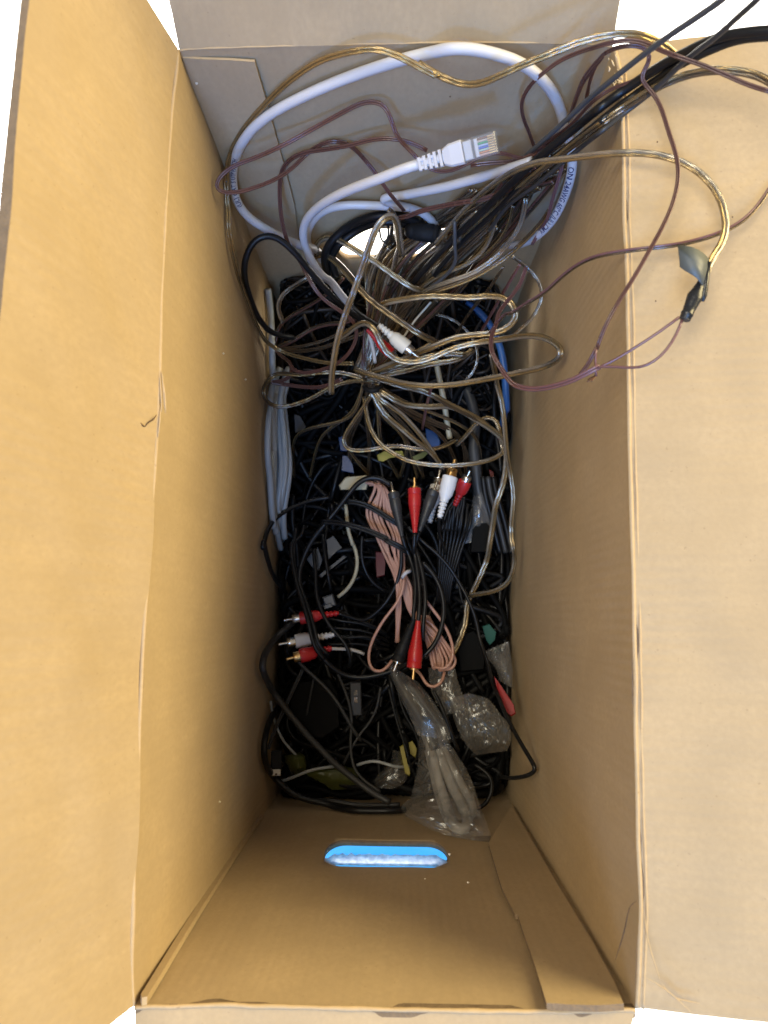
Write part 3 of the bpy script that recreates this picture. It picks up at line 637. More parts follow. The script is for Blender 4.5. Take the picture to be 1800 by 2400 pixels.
cab('speaker_wire', 'grey brown wire crossing the right flap from the frame edge into the box', 'wire', ['clear_dark', 'mauve'], 11,
    'C 1690,1190,.955 1640,1270,.955 1580,1360,.955 1500,1430,.955 1400,1488,.955 1250,1545,.957 1050,1590,.96 850,1612,.97 700,1632,.985 D 560,275,1.01 430,330,1.05 320,412,1.09 220,505,1.13 100,580,1.19 0,645,1.25 F 1100,790,1.31 1050,850,1.34 990,930,1.4', 'twin', turn=.5)
cab('power_cable', 'upper of two thick black cords sweeping in over the far right corner', 'cord', 'black', 21,
    'C 1720,195,.83 1600,205,.84 1500,212,.85 1350,240,.87 1150,328,.90 1000,405,.93 800,535,.97 600,675,1.01 400,838,1.07 200,1000,1.13 0,1185,1.21 B 600,1240,1.33 430,1400,1.42 280,1560,1.5 180,1680,1.58')
cab('power_cable', 'lower of two thick black cords sweeping in over the far right corner', 'cord', 'black', 17,
    'C 1720,235,.835 1600,240,.845 1500,250,.855 1380,285,.875 1200,365,.90 1050,440,.93 870,560,.97 680,700,1.01 480,860,1.07 270,1025,1.14 70,1190,1.21 B 680,1245,1.33 520,1390,1.42 370,1560,1.5 300,1680,1.58')
cab('speaker_wire', 'tan flat wire bending in from the right frame edge below the black cords', 'wire', ['clear_dark', 'clear_gold'], 19,
    'C 1720,560,.89 1640,505,.895 1540,470,.90 1400,455,.905 1270,458,.915 1130,485,.93 980,545,.945 840,620,.965 700,715,.99 560,815,1.02 420,920,1.07 280,1030,1.12 130,1150,1.18 B 780,1140,1.27 600,1300,1.37 420,1480,1.48', 'twin', turn=.3)
cab('grey_cable', 'pale grey cable slanting out of the box past the top frame edge, out of focus', 'cable', 'ash', 14,
    'C 1420,-50,.72 1360,0,.74 1200,112,.78 1000,245,.83 800,395,.89 650,515,.94 500,640,1.0 360,770,1.06 200,915,1.13 60,1040,1.2 B 700,1100,1.32')
cab('dark_cable', 'dark cable slanting to the top right frame edge, crossing the black cords', 'cable', ['dark_grey', 'dark_grey'], 13,
    'C 1680,-100,.74 1590,0,.76 1480,95,.79 1390,180,.82 1290,265,.845 1180,345,.875 1080,430,.905 950,560,.945 850,640,.97 740,725,.995 600,835,1.03 440,960,1.08 320,1060,1.12 180,1180,1.18 B 800,1170,1.28 680,1330,1.38')
cab('speaker_wire', 'thin brown wire hugging the upper side of the black cords', 'wire', 'brown', 9,
    'C 1000,400,.945 900,455,.955 800,530,.965 700,550,.98 600,600,1.0 500,680,1.03 420,770,1.06 330,850,1.1 200,930,1.15 60,1030,1.22 B 700,1110,1.3', 'twin', turn=.5)
cab('speaker_wire', 'second brown wire rising from the white loop to the corner', 'wire', 'brown', 9,
    'B 1190,600,1.12 1225,540,1.09 1270,410,1.04 1330,310,1.0 1390,240,.97 C 600,350,.945 540,430,.985 500,540,1.03 480,650,1.06', 'twin', turn=.6)
cab('speaker_wire', 'narrow brown wire loop resting its tip on the left wall', 'wire', 'brown', 11,
    'A 1400,890,1.17 1380,860,1.165 1300,780,1.15 1230,700,1.13 1208,600,1.115 1180,525,1.10 1110,485,1.10 1030,495,1.105 900,560,1.12 700,670,1.15 500,780,1.17 320,860,1.19 180,912,1.20 95,980,1.21 60,1040,1.22 100,1082,1.225 200,1082,1.23 320,1052,1.235 480,985,1.24 590,905,1.24 660,830,1.24 760,765,1.235 860,742,1.23 940,770,1.235 1020,850,1.25 1110,960,1.27 1190,1080,1.30 1250,1150,1.33 1290,1200,1.36', 'twin', turn=.6)
cab('speaker_wire', 'brown wire from behind the clear plug dropping past the thick black loop', 'wire', 'brown', 10,
    'A 1440,810,1.18 1350,762,1.175 1230,733,1.17 1080,738,1.18 960,772,1.195 800,800,1.215 650,822,1.23 560,862,1.25 503,930,1.28 485,1050,1.32 497,1250,1.38 535,1400,1.43 575,1490,1.46 E 600,260,1.49 700,420,1.49 770,560,1.50 870,680,1.52 1000,768,1.54 1085,835,1.56 1120,920,1.58 1100,1010,1.60 1050,1095,1.62 960,1170,1.65 840,1218,1.68 700,1242,1.70 625,1222,1.71 590,1150,1.73 520,1105,1.76 480,1050,1.78', 'twin', turn=.7)
cab('speaker_wire', 'maroon wire lying across the start of the dense bundle', 'wire', 'brown', 13,
    'A 1250,1250,1.40 1330,1232,1.39 B 230,1205,1.36 400,1165,1.32 540,1140,1.29 700,1110,1.27 830,1030,1.24 950,930,1.2', 'twin', turn=.3)
cab('speaker_wire', 'brown wire passing under the clear network plug', 'wire', 'brown', 10,
    'B 240,890,1.16 300,935,1.165 400,952,1.17 480,930,1.17 560,880,1.165 650,840,1.16 760,820,1.16 840,850,1.17 930,870,1.175', 'twin', turn=.5)
cab('speaker_wire', 'brown wire running level from the plug tip to the black cords', 'wire', 'brown', 12,
    'B 560,905,1.20 650,892,1.195 760,885,1.19 880,880,1.18 960,840,1.17 1060,770,1.15 1150,700,1.13', 'twin', turn=.4)
cab('speaker_wire', 'brown wire hanging beside the printed length of the white cable', 'wire', 'mauve', 9,
    'B 1165,840,1.17 1150,930,1.2 1120,1030,1.23 1085,1150,1.28 1060,1250,1.33 1010,1330,1.38 960,1420,1.42', 'twin', turn=.6)

# ================================================================== black loops on the far side
cab('power_cable', 'thick black cord looping up against the left wall, lit on its crown', 'cord', 'black', 15,
    'E 620,965,1.76 520,950,1.73 430,910,1.69 345,800,1.62 280,640,1.53 242,480,1.46 245,370,1.43 285,260,1.41 350,188,1.40 430,168,1.40 520,205,1.41 620,292,1.43 720,410,1.46 820,530,1.50 900,620,1.53 1000,720,1.57 1150,830,1.61 1250,900,1.65')
bp = empty('adapter_cord', P1('F 400,150,1.49'), 'doubled black cord arched above the far handle hole with a barrel plug', 'cord')
mb, _ = cord_mesh(['A 800,1640,1.60 775,1500,1.55 810,1410,1.52 890,1330,1.50 1010,1262,1.485 1140,1228,1.48 1260,1232,1.48 1350,1262,1.48 1440,1310,1.475', 'A 850,1620,1.60 820,1510,1.56 850,1440,1.53 930,1365,1.51 1040,1300,1.50 1160,1268,1.49 1260,1275,1.49 1340,1300,1.485'], 20, 'round', 10); mb.build('cord', 'black', bp)
a, b_ = P1('F 330,130,1.475'), P1('F 640,170,1.46'); L_ = np.linalg.norm(b_-a); mb = MB()
add_lathe(mb, a, b_, [(0, .0022), (L_*.1, .0042), (L_*.2, .0047), (L_*.24, .0044), (L_*.28, .0049), (L_*.7, .0051), (L_*.72, .0046), (L_*.75, .0046), (L_*.77, .0050), (L_*.86, .0046), (L_*.86, .0030)], 18); pg = mb.build('plug_body', 'black_soft', bp)
mb = MB(); add_lathe(mb, a+unit(b_-a)*L_*.84, b_, [(0, .0028), (L_*.2, .0028), (L_*.2, .0014)], 14); mb.build('tip', 'nickel', pg)
cab('thin_cable', 'thin black cord hooked across the white far handle hole', 'cord', 'black', 5, 'E 1300,40,1.50 1290,130,1.50 1300,200,1.51 1330,255,1.52 1370,180,1.51 1360,90,1.5')

# ================================================================== traced clear wires of the upper tangle
def clear(label, wpx, txt, mats=('clear_gold', 'clear_silver'), turn=.45, name='speaker_wire'):
    return cab(name, label, 'wire', list(mats), wpx, txt, 'twin', turn=turn)
clear('bright gold clear wire standing out in front, its cut end pointing down', 17, 'E 1465,330,1.44 1450,230,1.40 1440,130,1.36 1425,50,1.33 1385,5,1.31 1330,35,1.31 1270,100,1.32 1225,220,1.34 1180,350,1.36 1130,500,1.39 1085,630,1.41 1035,760,1.44 995,880,1.46 965,980,1.48 945,1090,1.50 928,1200,1.52 918,1310,1.54 918,1405,1.56', turn=.15)
clear('gold clear wire from the handle hole slanting right under the dangling one', 15, 'E 800,330,1.56 790,270,1.54 820,200,1.525 920,182,1.515 1050,250,1.51 1150,312,1.515 1250,370,1.52 1400,480,1.53 1560,585,1.54 F 520,620,1.56 600,690,1.60')
clear('doubled clear wire bending over left of centre and slanting to the white plug', 17, 'E 745,420,1.60 760,350,1.57 810,318,1.56 880,325,1.55 980,400,1.54 1080,515,1.53 1200,655,1.53 1350,770,1.535 1500,870,1.54 1650,965,1.55 F 545,985,1.57 600,1030,1.6', ('clear_dark', 'clear_gold'))
clear('clear wire level across the middle, hooking round at its right end', 16, 'F 100,735,1.58 180,695,1.56 300,672,1.545 420,652,1.53 560,642,1.52 720,650,1.51 850,655,1.50 980,640,1.49 1060,645,1.48 1125,668,1.475 1175,715,1.475 1200,780,1.48 1180,840,1.49 1130,890,1.50 1040,930,1.51 900,943,1.52 800,952,1.53 700,972,1.54 620,1005,1.55 540,1040,1.56 430,1085,1.58 320,1135,1.60 200,1185,1.63 60,1240,1.67')
clear('clear wire snaking past the red and white plugs into a wide right-hand loop', 15, 'E 960,985,1.58 1050,925,1.55 1110,875,1.53 1185,842,1.515 1245,880,1.51 1290,985,1.52 1345,1085,1.535 1430,1143,1.54 F 400,1160,1.535 480,1143,1.53 560,1118,1.525 640,1075,1.52 720,1045,1.51 900,1003,1.50 1050,985,1.475 1180,962,1.45 1330,950,1.42 1440,972,1.405 1520,1020,1.40 1558,1075,1.40 1530,1132,1.41 1420,1190,1.43 1200,1242,1.48 900,1300,1.53 700,1333,1.56 520,1342,1.58 350,1328,1.60 150,1278,1.63 0,1235,1.65 E 1100,1210,1.66')
clear('thin clear wire hanging along the right wall to a soft elbow', 9, 'F 1160,330,1.42 1290,430,1.44 1375,535,1.45 1405,620,1.455 1365,740,1.47 1285,850,1.49 1190,930,1.51 1100,990,1.54', ('clear_silver', 'clear_dark'))
clear('olive wire loop touching the left wall above the grey coil', 11, 'E 1300,1330,1.70 1180,1290,1.71 1000,1240,1.71 850,1236,1.71 650,1256,1.72 500,1246,1.73 425,1290,1.745 382,1380,1.755 410,1465,1.76 500,1508,1.765 620,1492,1.765 780,1430,1.755 900,1360,1.74 1080,1305,1.72 1250,1312,1.70', ('clear_gold', 'clear_dark'))
clear('clear wire from the tie slanting down right, left of a near parallel', 13, 'G 1120,60,1.70 1180,180,1.71 1260,300,1.72 1400,420,1.74 1560,560,1.76 H 430,640,1.79 520,740,1.82 570,820,1.85')
clear('clear wire from the tie slanting down right to the white plug pin', 12, 'G 1130,50,1.69 1200,140,1.69 1310,220,1.70 H 150,275,1.71 300,430,1.74 400,555,1.77 470,660,1.80 530,760,1.83 580,840,1.86', ('clear_silver', 'clear_gold'))
clear('clear wire sagging right from the tie to the right wall bend', 14, 'G 1200,70,1.68 1290,120,1.68 1380,170,1.685 H 200,200,1.695 350,218,1.70 500,222,1.705 620,210,1.71 700,232,1.715 800,285,1.72 900,350,1.73 1030,430,1.745 1120,500,1.755 1185,580,1.765 1190,700,1.78 1180,850,1.80 1150,1000,1.82 1085,1180,1.84 1060,1350,1.87 1020,1600,1.90 J 1210,250,1.92 1150,400,1.93 1060,590,1.95 1015,680,1.955 1005,850,1.96 960,1000,1.96 890,1150,1.955 820,1250,1.96')
clear('long clear wire running down beside the right wall, outermost of the pair', 12, 'F 1000,1100,1.52 1020,1200,1.55 1040,1290,1.58 H 1095,0,1.62 1140,150,1.64 1165,330,1.66 1180,520,1.69 1200,720,1.72 1235,900,1.745 1258,1100,1.76 1245,1280,1.78 1235,1450,1.80 1265,1640,1.80 J 1475,190,1.82 1475,290,1.83 1455,390,1.84 1400,490,1.86 1290,560,1.88 1190,582,1.90 1080,600,1.93 1030,610,1.95')
clear('wide clear wire arc sagging above the white plug pin', 11, 'G 1050,120,1.78 1070,250,1.78 1100,400,1.78 1170,540,1.78 1260,630,1.78 1380,695,1.78 H 180,728,1.775 360,775,1.77 560,792,1.765 760,787,1.76 900,770,1.76 1040,735,1.765 1130,690,1.775 1165,640,1.79 1130,540,1.80 1115,400,1.81 1080,335,1.82 1010,318,1.83 930,345,1.84 860,425,1.86 780,520,1.88 700,600,1.9', ('clear_silver', 'clear_gold'))
clear('olive wire kinked sharply left, passing over the yellow tie', 11, 'G 1130,90,1.76 1050,220,1.78 960,350,1.80 880,470,1.82 845,560,1.835 870,630,1.84 960,648,1.84 1100,640,1.835 1250,610,1.83 1400,602,1.83 H 250,625,1.83 370,640,1.83 520,625,1.84 620,590,1.85 700,540,1.87', ('clear_dark', 'clear_gold'))
clear('short brown strand hanging straight down below the right wire fan', 7, 'H 460,30,1.64 430,140,1.68 400,280,1.74 370,450,1.82', ('mauve', 'brown'))
clear('thin clear wire ring behind the level wire, right of the plugs', 7, 'F 480,785,1.74 580,785,1.74 690,820,1.745 790,890,1.75 860,980,1.76 895,1080,1.77 890,1170,1.78 860,1240,1.79 800,1300,1.8', ('clear_dark', 'clear_silver'))
cab('thin_wire', 'thin pale single wire poking up beside the white plug', 'wire', 'off_white', 5, 'F 530,690,1.60 470,760,1.62 400,838,1.64 360,900,1.65 310,975,1.66')
clear('thin clear wire dropping straight behind the right hook of the level wire', 8, 'F 1095,415,1.46 1020,530,1.50 950,630,1.55 840,760,1.61 720,950,1.70', ('clear_dark', 'clear_dark'))
clear('brown wire dropping straight down beside the right wall wires', 8, 'F 1225,395,1.43 1150,520,1.47 1080,640,1.52 990,800,1.6 910,940,1.68', ('mauve', 'brown'))
clear('outer clear wire of the fan curving in from the white printed cable', 12, 'F 1450,-20,1.34 1400,60,1.36 1320,150,1.39 1230,240,1.42 1130,330,1.44 1000,420,1.46 880,490,1.48 740,550,1.50 600,595,1.52 480,640,1.54 400,690,1.57', ('clear_gold', 'clear_dark'))
clear('bright silver wire of the fan, second from its right edge', 13, 'F 1270,-120,1.33 1255,-20,1.35 1225,90,1.38 1160,200,1.41 1080,300,1.44 960,400,1.46 840,470,1.48 700,520,1.5 560,570,1.53 430,640,1.56', ('clear_silver', 'clear_silver'), .2)
clear('silver wire of the fan bending behind the black cord ends', 12, 'F 1060,-90,1.35 1050,0,1.38 1015,110,1.41 985,210,1.44 910,320,1.47 800,400,1.49 680,450,1.51 560,500,1.54 440,590,1.57', ('clear_silver', 'clear_gold'), .3)
clear('narrow silver wire of the fan at the left of the black cords', 10, 'F 1170,-60,1.36 1150,40,1.39 1110,140,1.42 1040,240,1.45 940,330,1.48 820,400,1.50 660,470,1.53 520,560,1.56', ('clear_dark', 'clear_gold'), .3)
clear('silver wire with a blue sheen beside the black cord tips', 14, 'F 900,-10,1.33 830,50,1.35 770,110,1.38 745,200,1.42 720,290,1.46 640,380,1.5 540,470,1.54', ('clear_silver', 'clear_silver'), .2)
cab('thin_cable', 'slate cord bent like a hook in the middle of the fan', 'cord', 'ash', 9, 'F 715,60,1.36 718,160,1.38 715,260,1.41 728,350,1.44 700,420,1.47 640,490,1.50 560,550,1.53 490,600,1.57')
clear('slate clear wire hanging in front of the white handle hole', 13, 'A 1190,1192,1.36 1225,1215,1.37 1240,1280,1.40 1245,1370,1.43 1265,1440,1.47 E 1420,330,1.49 1400,440,1.53 1360,560,1.57', ('clear_dark', 'clear_silver'), .3)
clear('silver clear wire curled at the left wall below the black loop', 12, 'E 545,850,1.74 505,760,1.72 510,680,1.70 560,610,1.69 640,560,1.68 730,505,1.66 800,470,1.66', ('clear_silver', 'clear_dark'))
for i, (lab, t) in enumerate((
    ('brown wire crossing the dark left corner, uppermost of four', 'E 480,1010,1.80 510,880,1.78 600,800,1.76 740,720,1.73 860,645,1.70 980,540,1.66 1010,500,1.65'),
    ('brown wire crossing the dark left corner, second of four', 'E 500,1040,1.80 620,990,1.78 760,900,1.76 900,860,1.74 1020,850,1.72 1150,800,1.7'),
    ('brown wire crossing the dark left corner, third of four', 'E 510,1055,1.80 680,1035,1.78 830,1000,1.76 950,950,1.74 1060,900,1.72 1200,830,1.7'),
    ('brown wire crossing the dark left corner, lowest of four', 'E 540,1070,1.80 700,1070,1.78 830,1050,1.76 960,1010,1.74 1090,960,1.72 1250,900,1.7'))):
    clear(lab, 9+i % 2*2, t, ('clear_dark', 'brown' if i < 2 else 'clear_dark'))
clear('brown wire drooping left of the dangling cut end', 10, 'E 590,1150,1.74 620,1220,1.745 560,1300,1.76 440,1310,1.77 520,1325,1.775 700,1350,1.77 850,1350,1.75 1000,1290,1.72', ('brown', 'brown'))
for i, (lab, t) in enumerate((
    ('wide olive clear wire fanning right out of the tie, topmost', 'E 1160,1270,1.67 1290,1210,1.66 1420,1160,1.65 1560,1090,1.64 F 480,1050,1.63 560,1000,1.62'),
    ('wide olive clear wire fanning right out of the tie, second', 'E 1170,1280,1.68 1320,1230,1.67 1480,1180,1.66 F 400,1150,1.65 520,1110,1.64 680,1090,1.63 800,1100,1.63'),
    ('wide olive clear wire fanning right out of the tie, third', 'E 1180,1285,1.69 1340,1255,1.68 1520,1220,1.67 F 450,1190,1.66 600,1160,1.65 740,1140,1.645 860,1060,1.64'),
    ('wide olive clear wire fanning right out of the tie, lowest', 'E 1200,1260,1.66 1330,1300,1.66 1480,1350,1.66 F 430,1370,1.665 560,1420,1.67 640,1470,1.68 760,1530,1.7 900,1600,1.73 1000,1680,1.76'))):
    clear(lab, 15, t, ('clear_gold', 'clear_dark'))
# dense bundle of like wires between the corner and the tie
a0 = np.array((1290, 385)); a1 = np.array((1010, 600)); a2 = np.array((862, 885))
for k in range(46):
    e = RNG.normal(0, 1, 8); t0 = RNG.uniform(-.1, .30); fan = RNG.uniform(-1, 1)
    p0 = a0+np.array((e[0]*24, e[1]*20)); p1 = np.array((1150, 490))+np.array((-38*fan+e[2]*10, -44*fan+e[3]*10)); p2 = np.array((985, 640))+np.array((-85*fan+e[4]*12, -50*fan+e[5]*14))
    p3 = np.array((915, 760))+np.array((-52*fan+e[6]*10, -18*fan)); p4 = a2+np.array((e[7]*14-12*fan, e[6]*10))
    ss = np.array((1.24, 1.42, 1.56, 1.66, 1.73))+RNG.uniform(0, .045)
    pts = [p0, p1, p2, p3, p4]; n0 = 0 if RNG.random() < .6 else 1
    txt = ' '.join(f'{p[0]:.1f},{p[1]:.1f},{s:.3f}' for p, s in list(zip(pts, ss))[n0:])
    cab('speaker_wire', 'thin brown clear wire in the dense bundle running from the corner down to the tie', 'wire', random.choice((['clear_dark', 'clear_dark'], ['clear_dark', 'clear_gold'], ['clear_dark', 'brown'], ['clear_silver', 'clear_dark'])),
        float(RNG.uniform(9, 14)), txt, 'twin', 'clear wires of the dense bundle', sides=6, turn=.8)
for k in range(22):
    e = RNG.normal(0, 1, 6); fan = RNG.uniform(-1, 1)
    pts = [(945+fan*48+e[0]*8, 545+e[1]*22-20*fan, 1.56), (905+fan*45+e[2]*6, 640+e[3]*12, 1.62), (885+fan*25+e[4]*6, 760, 1.69), (862+e[5]*12, 880, 1.75)]
    cab('speaker_wire', 'thin dark clear wire standing upright between the handle hole and the tie', 'wire', random.choice((['clear_dark', 'clear_dark'], ['clear_dark', 'clear_silver'], ['clear_dark', 'clear_gold'])), float(RNG.uniform(8, 12)),
        ' '.join(f'{a:.1f},{b_:.1f},{c:.3f}' for a, b_, c in pts), 'twin', 'upright wires under the handle hole', sides=6, turn=.8)
for k in range(14):
    e = RNG.normal(0, 1, 6); fan = RNG.uniform(-1, 1)
    pts = [(862+e[0]*8, 880+e[1]*6, 1.76), (880+fan*70+e[2]*8, 950+e[3]*10, 1.82), (900+fan*190+e[4]*20, 1040-20*abs(fan), 1.9), (905+fan*230, 1120, 2.0)]
    cab('speaker_wire', 'dim clear wire splaying down from the tie into the dark', 'wire', random.choice((['clear_dark', 'clear_dark'], ['clear_dark', 'clear_gold'])), float(RNG.uniform(8, 12)),
        ' '.join(f'{a:.1f},{b_:.1f},{c:.3f}' for a, b_, c in pts), 'twin', 'wires splaying down from the tie', sides=6, turn=.8)
tz, _ = path('G 1050,20,1.70 1100,75,1.68 1180,60,1.68 1220,20,1.70', .001); mb = MB(); add_tube(mb, tz, .0016, 8); tag(mb.build('cable_tie', 'black_soft'), 'dark tie gathering the clear wires at the middle', 'cable tie')

# ================================================================== plugs
def rca(parent, tip, tail, col, wpx, metal='nickel', boot=True, ribs=5, straight=False, body_mat=None):
    """phono plug: pin, ring, body and ribbed boot; tip and tail as 'F x,y,s' text"""
    a, b_ = P1(tip), P1(tail); L_ = np.linalg.norm(b_-a); s = (H-a[2])/H; rb = radius_of(wpx, s, 'round'); ax = unit(b_-a)
    mb = MB(); add_lathe(mb, a, b_, [(0, rb*.10), (L_*.015, rb*.22), (L_*.2, rb*.22), (L_*.3, rb*.22)], 12); 
    bd = MB()
    if straight:
        prof = [(L_*.20, rb*.86), (L_*.21, rb), (L_*.30, rb), (L_*.31, rb*.95), (L_*.33, rb), (L_*.48, rb*.98)]
        for i in range(9): d = L_*(.50+i*.047); q = rb*(.94-i*.062); prof += [(d, q), (d+L_*.034, q*.97), (d+L_*.036, q*.86), (d+L_*.045, q*.86)]
        prof += [(L_*.96, rb*.36), (L_, rb*.34)]
    else:
        prof = [(L_*.30, rb*.9), (L_*.31, rb), (L_*.50, rb), (L_*.52, rb*.92), (L_*.60, rb*.90), (L_*.66, rb*.68), (L_*.68, rb*.56)]
        if boot:
            for i in range(ribs): d = L_*(.70+i*.3/ribs); q = rb*(.56-i*.04); prof += [(d, q), (d+L_*.032, q), (d+L_*.034, q*.66), (d+L_*.054, q*.66)]
            prof += [(L_, rb*.36)]
    add_lathe(bd, a, b_, prof, 20); body = bd.build('plug', col, parent, True, 40)
    mb.build('pin', metal, body, True, 40)
    rg = MB()
    if not straight: add_lathe(rg, a, b_, [(L_*.17, rb*.45), (L_*.165, rb*.68), (L_*.18, rb*.74), (L_*.24, rb*.72), (L_*.30, rb*.74), (L_*.30, rb*.3), (L_*.18, rb*.42)], 18)
    else: add_lathe(rg, a, b_, [(L_*.17, rb*.3), (L_*.17, rb*.62), (L_*.20, rb*.64), (L_*.205, rb*.3)], 18)
    rg.build('ring', metal, body, True, 40)
    return body
t = empty('audio_cable', P1('E 1400,1000,1.55'), 'red and white audio plug pair lying in the middle of the clear wires', 'audio cable')
rca(t, 'E 1600,1125,1.56', 'E 1285,868,1.54', 'off_white', 37, ribs=4)
rca(t, 'E 1460,1170,1.59', 'E 1195,905,1.57', 'red', 28, ribs=6)
mb, _ = cord_mesh(['E 1290,880,1.55 1230,840,1.57 1150,790,1.6 1080,720,1.66', 'E 1200,910,1.58 1150,850,1.6 1080,780,1.65 1000,700,1.7'], 9, 'round'); mb.build('cord', 'black', t)
cab('flat_cord', 'pale lavender flat cord dropping below the red plug', 'cord', 'grey_white', 9, 'E 1215,950,1.62 1235,1020,1.63 1250,1090,1.64 1258,1160,1.66')
# black cable with black and red straight plugs at both ends
t = empty('audio_cable', P1('J 470,180,1.85'), 'black audio cable with black and red straight plugs at both ends, in the middle', 'audio cable')
rca(t, 'G 1312,950,1.86', 'G 1420,1480,1.86', 'dark_grey', 27, straight=True)
rca(t, 'G 1540,905,1.84', 'G 1545,1445,1.84', 'red', 31, 'gold', straight=True)
rca(t, 'H 520,940,1.86', 'H 345,1430,1.86', 'dark_grey', 29, straight=True)
rca(t, 'J 300,1345,1.87', 'J 500,830,1.86', 'black_soft', 29, straight=True)
rca(t, 'J 488,1425,1.85', 'J 540,850,1.85', 'red', 34, 'gold', straight=True)
mb, _ = cord_mesh(['G 1420,1470,1.865 1440,1560,1.87 J 430,160,1.88 480,300,1.88 510,450,1.87 512,600,1.865 500,720,1.86 490,850,1.86',
                   'G 1545,1440,1.845 1540,1530,1.85 1530,1640,1.86 J 500,170,1.87 525,320,1.865 545,480,1.86 555,640,1.855 550,760,1.85 540,860,1.85',
                   'H 345,1425,1.865 315,1510,1.87 300,1600,1.875 J 505,110,1.88 540,230,1.875 575,360,1.87 600,500,1.865 612,640,1.86 600,780,1.86 585,930,1.86 590,1040,1.87'], 10, 'round')
mb.build('cord', 'black', t)
t = empty('audio_cable', P1('H 600,1000,1.80'), 'coiled black audio cable with a white plug pointing up, red and white plugs behind', 'audio cable')
rca(t, 'H 690,730,1.80', 'H 540,1300,1.80', 'plug_white', 37, 'gold', ribs=5)
rca(t, 'H 835,840,1.86', 'H 690,1180,1.90', 'red', 32, ribs=4)
rca(t, 'H 545,830,1.92', 'H 445,1350,1.92', 'grey_white', 32, ribs=5)
mb, _ = cord_mesh([f'H {560+i*42-(60 if i<2 else 0)},{1330-190*math.sin(i/7*2.4):.0f},{1.90+i*.006} {540+i*42},{1330+i*8},1.93 {545+i*36},1480,1.95 {540+i*28},1659,1.96 J {745+i*22},350,1.97 {730+i*18},500,1.98 {720+i*17},680,2.0' for i in range(8)] +
                  [f'H {690+i*18},{1120-i*4},1.92 {640+i*26},{1180+i*6},1.925 {590+i*30},{1300+i*4},1.93 {565+i*32},1430,1.94' for i in range(6)] + ['H 540,1290,1.805 530,1400,1.84 560,1520,1.88 600,1650,1.92'], 7, 'round'); mb.build('cord', 'black', t)
t = empty('audio_cable', P1('I 500,950,1.93'), 'red audio plug at the left, highest of the three pointing left', 'audio cable')
rca(t, 'I 305,965,1.93', 'I 920,885,1.93', 'red', 29, ribs=4)
mb, _ = cord_mesh('I 915,890,1.93 1050,930,1.94 1200,985,1.95 1330,1040,1.96 1450,1120,1.98', 8, 'round'); mb.build('cord', 'black', t)
t = empty('audio_cable', P1('I 500,1200,1.92'), 'white audio plug at the left, between two red ones', 'audio cable')
rca(t, 'I 245,1235,1.92', 'I 865,1125,1.95', 'plug_white', 33, ribs=4)
mb, _ = cord_mesh('I 860,1130,1.95 960,1165,1.95 1100,1150,1.955 1250,1150,1.96 1380,1190,1.97', 8, 'round'); mb.build('cord', 'black', t)
t = empty('audio_cable', P1('I 600,1350,1.90'), 'red audio plug with a gold ring at the left, lowest of the three', 'audio cable')
rca(t, 'I 335,1400,1.90', 'I 840,1275,1.92', 'red', 33, 'gold', ribs=4)
mb, _ = cord_mesh('I 830,1280,1.92 950,1285,1.93 1080,1290,1.94 1200,1340,1.95', 8, 'round'); mb.build('cord', 'grey_white', t)

# ================================================================== coils
t = empty('grey_cable', P1('G 200,600,1.86'), 'grey cable coil pressed against the left wall', 'cable')
mb, _ = cord_mesh(['E 425,590,1.80 440,720,1.82 450,860,1.84 455,1000,1.855 460,1200,1.86 G 180,60,1.87 175,400,1.88 190,700,1.88 195,1000,1.88 190,1250,1.90 200,1350,1.93 215,1480,2.0 240,1600,2.1',
                   'E 470,1220,1.86 490,1350,1.86 G 215,150,1.865 225,400,1.865 240,600,1.865 250,800,1.865 235,1000,1.87 215,1200,1.89 230,1400,1.95 260,1520,2.04',
                   'E 560,1220,1.88 570,1350,1.88 G 265,100,1.885 285,350,1.885 310,600,1.885 325,780,1.885 315,950,1.89 290,1100,1.90 265,1300,1.92 280,1500,1.95',
                   'G 170,120,1.90 130,300,1.905 115,500,1.905 115,700,1.905 135,900,1.91 150,1150,1.92 170,1400,1.95', 'G 235,60,1.93 190,500,1.93 150,900,1.93 165,1200,1.95 195,1450,2.02', 'E 520,1200,1.85 G 150,60,1.86 160,400,1.86 172,700,1.86 170,1000,1.87 180,1250,1.9 190,1420,1.98', 'E 585,1200,1.87 G 240,120,1.86 262,400,1.86 278,620,1.86 285,800,1.865 268,980,1.87 245,1150,1.89 230,1300,1.95'], 15, 'round'); mb.build('cord', 'grey_pvc', t)
t = empty('pink_speaker_wire', P1('J 400,400,1.90'), 'coil of pinkish copper wire with a white tie, lower middle', 'wire')
runs = []
